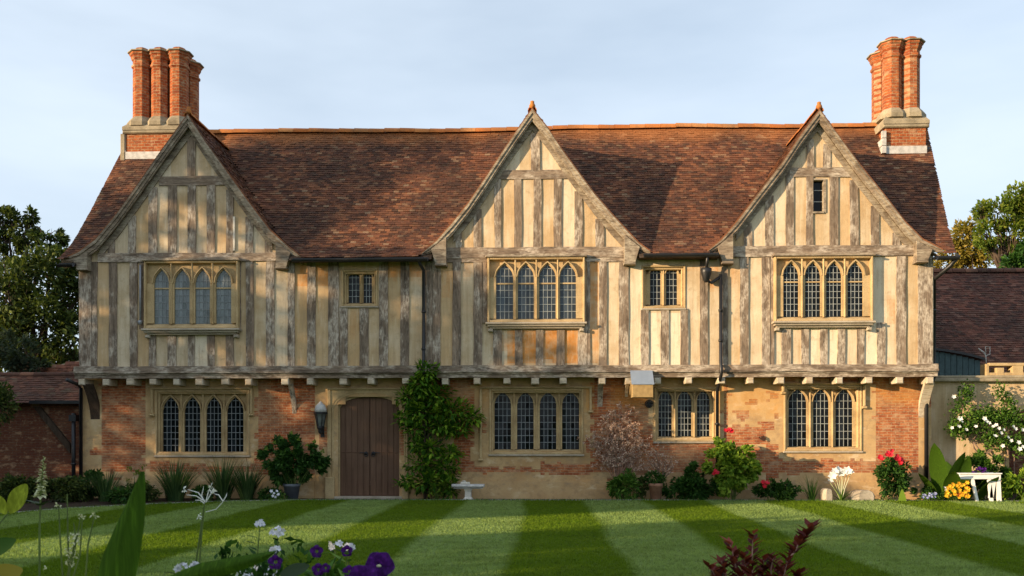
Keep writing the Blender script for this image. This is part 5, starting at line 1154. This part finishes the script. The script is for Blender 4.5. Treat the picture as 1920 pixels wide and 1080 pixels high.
# --- foreground border, close to the camera
def fg(px, py, Y): x, z = G(px, py, Y); return Vector((x, Y, z))
def rooted(name, label, cat, px, Y, group=None): return tag(empty(name, (GX(px, Y), Y, 0)), label, cat, group)
def rel(root, v): return Vector(v) - Vector((root.location.x, root.location.y, 0))
# foxglove
Y = -19.2; rr_ = random.Random(111); root = rooted('foxglove', 'pale cream flower spike standing before the dark left bed', 'flower', 80, Y); s = MB(); f = MB(); l = MB()
P = [rel(root, fg(74, 1000, Y)), rel(root, fg(76, 930, Y)), rel(root, fg(82, 856, Y))]; s.tube([(P[0].x, 0, 0)] + P, [.006, .006, .005, .002], 5); s.build('stem', M['stem'], root)
for i in range(95):
    t = i / 95; p = P[1].lerp(P[2], t); w_ = .022 * (1 - t) + .006; a = rr_.uniform(0, 6.28); f.leaf(p + Vector((math.cos(a), math.sin(a), 0)) * .004, (math.cos(a), math.sin(a), -.5 + t), (0, 0, 1), w_ * 1.5, w_, 0, .25)
f.build('flower', M['petalcream'], root)
for az, L in ((.2, .13), (3.0, .12), (2.5, .08), (5.8, .1), (4.5, .07)): l.blade(P[0].lerp(P[1], .75), az, L, .035, 1.1, .6)
l.build('leaves', M['lf_blue'], root)
# lime round leaves at left edge
Y = -20.5; root = rooted('lime_leaf_shoot', 'two large lime green oval leaves at the left edge', 'leaf', 20, Y); s = MB(); l = MB()
def oval(mb, a, c_, W, curl=.1, nrm=(0, -1, .15)):
    a, c_ = Vector(a), Vector(c_); d = c_ - a; n = 10; sd = d.normalized().cross(Vector(nrm)).normalized(); nn = Vector(nrm).normalized(); vs = []; fs = []
    for i in range(n + 1):
        t = i / n; w_ = W * .5 * math.sin(math.pi * min(.985, t * .96 + .02)) ** .7; p = a + d * t + nn * curl * W * math.sin(math.pi * t); vs += [p - sd * w_, p - nn * w_ * .18, p + sd * w_]
    for i in range(n): fs += [(3 * i, 3 * i + 1, 3 * i + 4, 3 * i + 3), (3 * i + 1, 3 * i + 2, 3 * i + 5, 3 * i + 4)]
    mb.add(vs, fs, 0, True)
oval(l, rel(root, fg(18, 962, Y)), rel(root, fg(50, 908, Y)), .075); oval(l, rel(root, fg(12, 964, Y)), rel(root, fg(-8, 928, Y)), .05)
l.build('leaves', M['lf_lime'], root); j = rel(root, fg(14, 964, Y)); s.tube([(j.x - .15, 0, 0), rel(root, fg(-8, 990, Y)), j], .0035, 5); s.build('stem', M['stem'], root)
Y = -20.8; root = rooted('curled_leaf', 'orange edged green leaf in the lower left corner', 'leaf', 0, Y); l = MB(); oval(l, rel(root, fg(-30, 1095, Y)), rel(root, fg(42, 1068, Y)), .09, .2); l.build('leaves', M['lf_gold'], root); s = MB(); a = rel(root, fg(-30, 1095, Y)); s.tube([(a.x, 0, 0), a], .004, 5); s.build('stem', M['stem'], root)
l = MB(); root = rooted('dark_leaf', 'dark shadowed leaf at the left edge above the corner', 'leaf', 0, -20.6); oval(l, rel(root, fg(-45, 1045, -20.6)), rel(root, fg(30, 1012, -20.6)), .07); l.build('leaves', M['lf_deep'], root); s = MB(); a = rel(root, fg(-45, 1045, -20.6)); s.tube([(a.x, 0, 0), a], .004, 5); s.build('stem', M['stem'], root)
# big blade
Y = -21.6; root = rooted('broad_blade_leaf', 'large out of focus green blade leaf rising from the bottom left', 'leaf', 225, Y); l = MB(); cl = [(205, 1110, 78), (222, 1040, 72), (238, 985, 55), (250, 940, 34), (258, 905, 18), (264, 884, 2)]; vs = []
for px, py, w_ in [(190, 1500, 60)] + cl:
    c_ = rel(root, fg(px, py, Y)); hw = w_ * 2.4 / FPX / 2; vs += [c_ + Vector((-hw, .02, 0)), c_ + Vector((0, -.012 if w_ > 3 else 0, 0)), c_ + Vector((hw, .02, 0))]
l.add(vs, [q for i in range(len(cl)) for q in ((3 * i, 3 * i + 1, 3 * i + 4, 3 * i + 3), (3 * i + 1, 3 * i + 2, 3 * i + 5, 3 * i + 4))], 0, True); l.build('leaves', M['lf_blade'], root)
# wispy seed stems
def stems(name, label, L, Y, mat='stem', r0=.0035, fl=None, cat='stems', heads=None):
    root = rooted(name, label, cat, L[0][0][0], Y); s = MB()
    for pts in L: P = [rel(root, fg(px, py, Y)) for px, py in pts]; s.tube([(P[0].x, 0, 0)] + P, [r0] * len(P) + [r0 * .6], 5)
    s.build('stem', M[mat], root)
    if heads:
        rr = random.Random(len(L))
        for px, py, w_, n, sz in heads:
            f = MB(); c_ = rel(root, fg(px, py, Y))
            for i in range(n): f.leaf(c_ + rv(rr) * w_, rv(rr), rv(rr), sz * rr.uniform(.6, 1.3), sz * .7)
            f.build('flower', M[fl], root)
    return root
stems('seed_head_stem', 'cluster of thin green seed stems left of the big blade leaf', [[(118, 1090), (112, 1000), (110, 948)], [(130, 1090), (127, 1000), (126, 926)], [(124, 1100), (140, 1030), (152, 965)], [(135, 1090), (150, 1040), (154, 975)], [(160, 1090), (165, 1020), (178, 965)], [(125, 1085), (142, 1010), (138, 980)]], -20.4, heads=[(108, 948, .012, 10, .012), (140, 1010, .03, 55, .014), (135, 1035, .025, 45, .014), (128, 1055, .02, 30, .012), (152, 968, .012, 14, .012), (176, 966, .012, 12, .012), (84, 1066, .012, 8, .012)], fl='petalcream')
Y = -19.4; root = stems('wispy_white_flower', 'white drooping wispy flower on two tall thin stems', [[(372, 1090), (378, 1000), (384, 942)], [(362, 1090), (374, 1010), (382, 950)]], Y, heads=[(397, 918, .015, 14, .02), (345, 918, .012, 10, .014), (374, 968, .012, 8, .014)], fl='petalwhite', cat='flower', r0=.0045)
f = MB()
for a_, c_, e in (((384, 940), (372, 924), (352, 918)), ((384, 940), (368, 930), (350, 928)), ((386, 940), (390, 925), (398, 905)), ((386, 942), (396, 925), (400, 915)), ((384, 942), (378, 930), (382, 912)), ((418, 940), (410, 928), (402, 926)), ((418, 940), (424, 930), (426, 924)), ((384, 945), (376, 938), (366, 938))):
    P = [rel(root, fg(*q, Y)) for q in (a_, c_, e)]; f.tube(P, [.0028, .003, .0012], 4)
f.tube([rel(root, fg(*q, Y)) for q in ((386, 960), (405, 955), (418, 941))], .002, 4); f.build('petal', M['petalwhite'], root)
# phlox and pansy border
def leafy_stem(root, s, l, a, c_, Y, n, sz, rr, r0=.004):
    p0, p1 = rel(root, fg(*a, Y)), rel(root, fg(*c_, Y)); s.tube([(p0.x, 0, max(0, p0.z - .6)), p0, p1], [r0, r0, r0 * .7], 5)
    for i in range(n): t = (i + .5) / n; az = rr.uniform(0, 6.28); l.leaf(p0.lerp(p1, t), (math.cos(az), math.sin(az) * .5 - .3, .25), (0, 0, 1), sz * rr.uniform(.7, 1.3), sz * .38, 0, .1)
def head(f, root, px, py, Y, w_, n, sz, rr):
    c_ = rel(root, fg(px, py, Y))
    for i in range(n): v = rv(rr); v.z = abs(v.z) * .8; p = c_ + v.normalized() * w_; flowers(f, [p], sz, rr, 5, v + Vector((0, -.5, 0)))
PH = [(487, 985, .018, -19.6, 'pale phlox head with buds on the tallest leafy stem'), (521, 1002, .032, -19.6, 'largest lilac white phlox head beside the tallest stem'), (516, 1033, .018, -19.8, 'small white phlox head just above the dark pansy'), (462, 1078, .035, -20.0, 'wide white phlox cluster cut by the bottom edge'),
      (488, 1072, .028, -20.2, 'white phlox cluster beside the wide one at the bottom edge'), (508, 1078, .02, -20.2, 'small white phlox head at the bottom edge under the pansy'), (629, 1026, .028, -20.0, 'white phlox head between the two dark pansies'), (655, 1030, .018, -20.0, 'white phlox head tucked behind a purple pansy'), (339, 1066, .022, -19.9, 'lilac white phlox head at the foot of the wispy stems'), (366, 1064, .016, -20.0, 'small white flowers right of the lilac head at the wispy stems')]
for i, (px, py, w_, Y, lab) in enumerate(PH):
    rr = random.Random(200 + i); root = rooted('phlox', lab, 'flower', px, Y, 'phlox in the near border'); s = MB(); l = MB(); f = MB(); leafy_stem(root, s, l, (px - 12, py + 150), (px, py + 6), Y, 12, .075, rr); head(f, root, px, py, Y, w_, 14, .016, rr)
    s.build('stem', M['stem'], root); l.build('leaves', M['lf_deep'], root); f.build('flower', M['petallilac'], root)
PA = [(594, 1034, .026, -20.6, 'dark purple pansy left of the white phlox head'), (651, 1033, .024, -20.5, 'dark purple pansy touching the white phlox at its right'), (597, 1068, .024, -20.8, 'violet blue pansy low in the border'), (611, 1065, .019, -20.7, 'small magenta purple pansy beside the violet blue one'), (517, 1054, .03, -20.6, 'nearly black drooping pansy under the small phlox'), (655, 1072, .024, -20.8, 'dark pansy bud left of the big purple pansy')]
for i, (px, py, w_, Y, lab) in enumerate(PA):
    rr = random.Random(230 + i); root = rooted('pansy', lab, 'flower', px, Y, 'pansies in the near border'); s = MB(); l = MB(); f = MB(); leafy_stem(root, s, l, (px - 5, py + 120), (px, py), Y, 8, .07, rr, .003); c_ = rel(root, fg(px, py, Y))
    for k_ in range(5): a = 1.57 + k_ * 1.2566; c2 = c_ + Vector((math.cos(a), 0, math.sin(a))) * w_ * .2; oval(f, c2, c2 + Vector((math.cos(a), -.1 + rr.uniform(-.3, .2), math.sin(a))) * w_ * .8, w_ * .95, .2)
    s.build('stem', M['stem'], root); l.build('leaves', M['lf_mid'], root); f.build('petal', M['petalpurple'], root)
for px, py, w_, Y, lab, cen_ in ((712, 1060, .072, -21.3, 'large purple pansy with a cream centre at the bottom edge', True), (682, 1088, .08, -21.4, 'purple pansy petals cut by the bottom edge', False)):
    rr = random.Random(px); root = rooted('pansy', lab, 'flower', px, Y, 'pansies in the near border'); f = MB(); s = MB(); c_ = rel(root, fg(px, py, Y)); s.tube([(0, 0, 0), (0, .02, c_.z - .02), c_ + Vector((0, .02, 0))], .003, 5); s.build('stem', M['stem'], root)
    for k_ in range(5):
        a = [1.0, 2.2, 3.3, 4.7, 6.1][k_]; c2 = c_ + Vector((math.cos(a), 0, math.sin(a))) * w_ * .05 + Vector((0, k_ * .003, 0)); oval(f, c2, c2 + Vector((math.cos(a), rr.uniform(-.15, .1), math.sin(a))) * w_ * .58, w_ * .75, .15, (0, -1, .1 * (k_ - 2)))
    p = f.build('petal', M['petalpurple'], root)
    if cen_: e = MB(); e.lathe([(0, -.004), (.007, -.002), (.008, .002), (0, .005)], (c_.x - .0, c_.y - .014, c_.z), 8); e.build('flower_centre', M['petalyellow'] if False else M['petalcream'], root)
# leafy mass between the flowers
for i, (px0, px1, pt, Y, mt, n, sz, lab) in enumerate(((385, 480, 1020, -19.7, 'lf_deep', 300, .05, 'sparse dark leaves left of the phlox stems'), (430, 560, 1050, -20.4, 'lf_deep', 1000, .05, 'dense dark leaves below the phlox heads'), (545, 680, 1062, -20.6, 'lf_mid', 900, .05, 'green leaves around the low pansies'), (520, 600, 1005, -19.5, 'lf_deep', 160, .06, 'loose dark leaves behind the largest phlox head'))):
    bush('border_foliage', lab, 'plant', px0, px1, pt, 1240, Y, mt, n, sz, 260 + i, stems=10, depth=.3, base=0, shell=.1)
Y = -21.2; root = rooted('arching_leaf', 'broad yellow green leaf arching right beneath the phlox', 'leaf', 330, Y); l = MB(); vs = []; cl = [(240, 1180, 40), (300, 1110, 46), (370, 1076, 38), (440, 1060, 30), (490, 1046, 18), (517, 1034, 2)]
for px, py, w_ in cl: c_ = rel(root, fg(px, py, Y)); hw = w_ * 2.8 / FPX / 2; vs += [c_ + Vector((0, .02, -hw)), c_ + Vector((0, -.01, 0)), c_ + Vector((0, .02, hw))]
l.add(vs, [q for i in range(len(cl) - 1) for q in ((3 * i, 3 * i + 1, 3 * i + 4, 3 * i + 3), (3 * i + 1, 3 * i + 2, 3 * i + 5, 3 * i + 4))], 0, True); l.build('leaves', M['lf_blade'], root); s = MB(); c_ = rel(root, fg(240, 1180, Y)); s.tube([(c_.x - .1, 0, 0), c_], .006, 5); s.build('stem', M['stem'], root)
l = MB(); root = rooted('sage_leaf', 'pale sage green oval leaf among the pansies', 'leaf', 560, -20.9); oval(l, rel(root, fg(525, 1078, -20.9)), rel(root, fg(580, 1060, -20.9)), .045); l.build('leaves', M['lf_blue'], root); s = MB(); c_ = rel(root, fg(525, 1078, -20.9)); s.tube([(c_.x, 0, 0), c_], .003, 5); s.build('stem', M['stem'], root)
# dark red shrub
Y = -20.0; rr = random.Random(300); root = rooted('red_leaf_shrub', 'dark red leaved young shrub at the bottom edge right of centre', 'shrub', 1410, Y); s = MB(); l = MB()
for a_, c_ in (((1400, 1150), (1368, 1018)), ((1410, 1150), (1412, 1000)), ((1430, 1150), (1432, 1050)), ((1440, 1150), (1478, 1042)), ((1478, 1042), (1520, 990)), ((1390, 1150), (1330, 1062)), ((1395, 1150), (1352, 1052)), ((1450, 1150), (1462, 1060)), ((1420, 1150), (1395, 1040)), ((1405, 1150), (1376, 1048)), ((1460, 1150), (1500, 1075)), ((1380, 1150), (1345, 1075)), ((1430, 1150), (1450, 1045))):
    p0, p1 = rel(root, fg(*a_, Y)), rel(root, fg(*c_, Y)); p0.y += rr.uniform(-.1, .1); P = limb(s, p0, p1, .005, .002, rr, 5, .05)
    for i in range(44):
        t = (i + .5) / 44; k_ = min(4, int(t * 5)); p = P[k_].lerp(P[k_ + 1], t * 5 - k_); az = rr.uniform(0, 6.28); l.leaf(p, (math.cos(az), math.sin(az), .7), (0, 0, 1), rr.uniform(.04, .08), .03, 0, .15)
s.tube([(0, 0, 0), rel(root, fg(1410, 1150, Y))], .012, 6); s.build('stem', M['twigpink'], root); l.build('foliage', M['lf_red'], root)
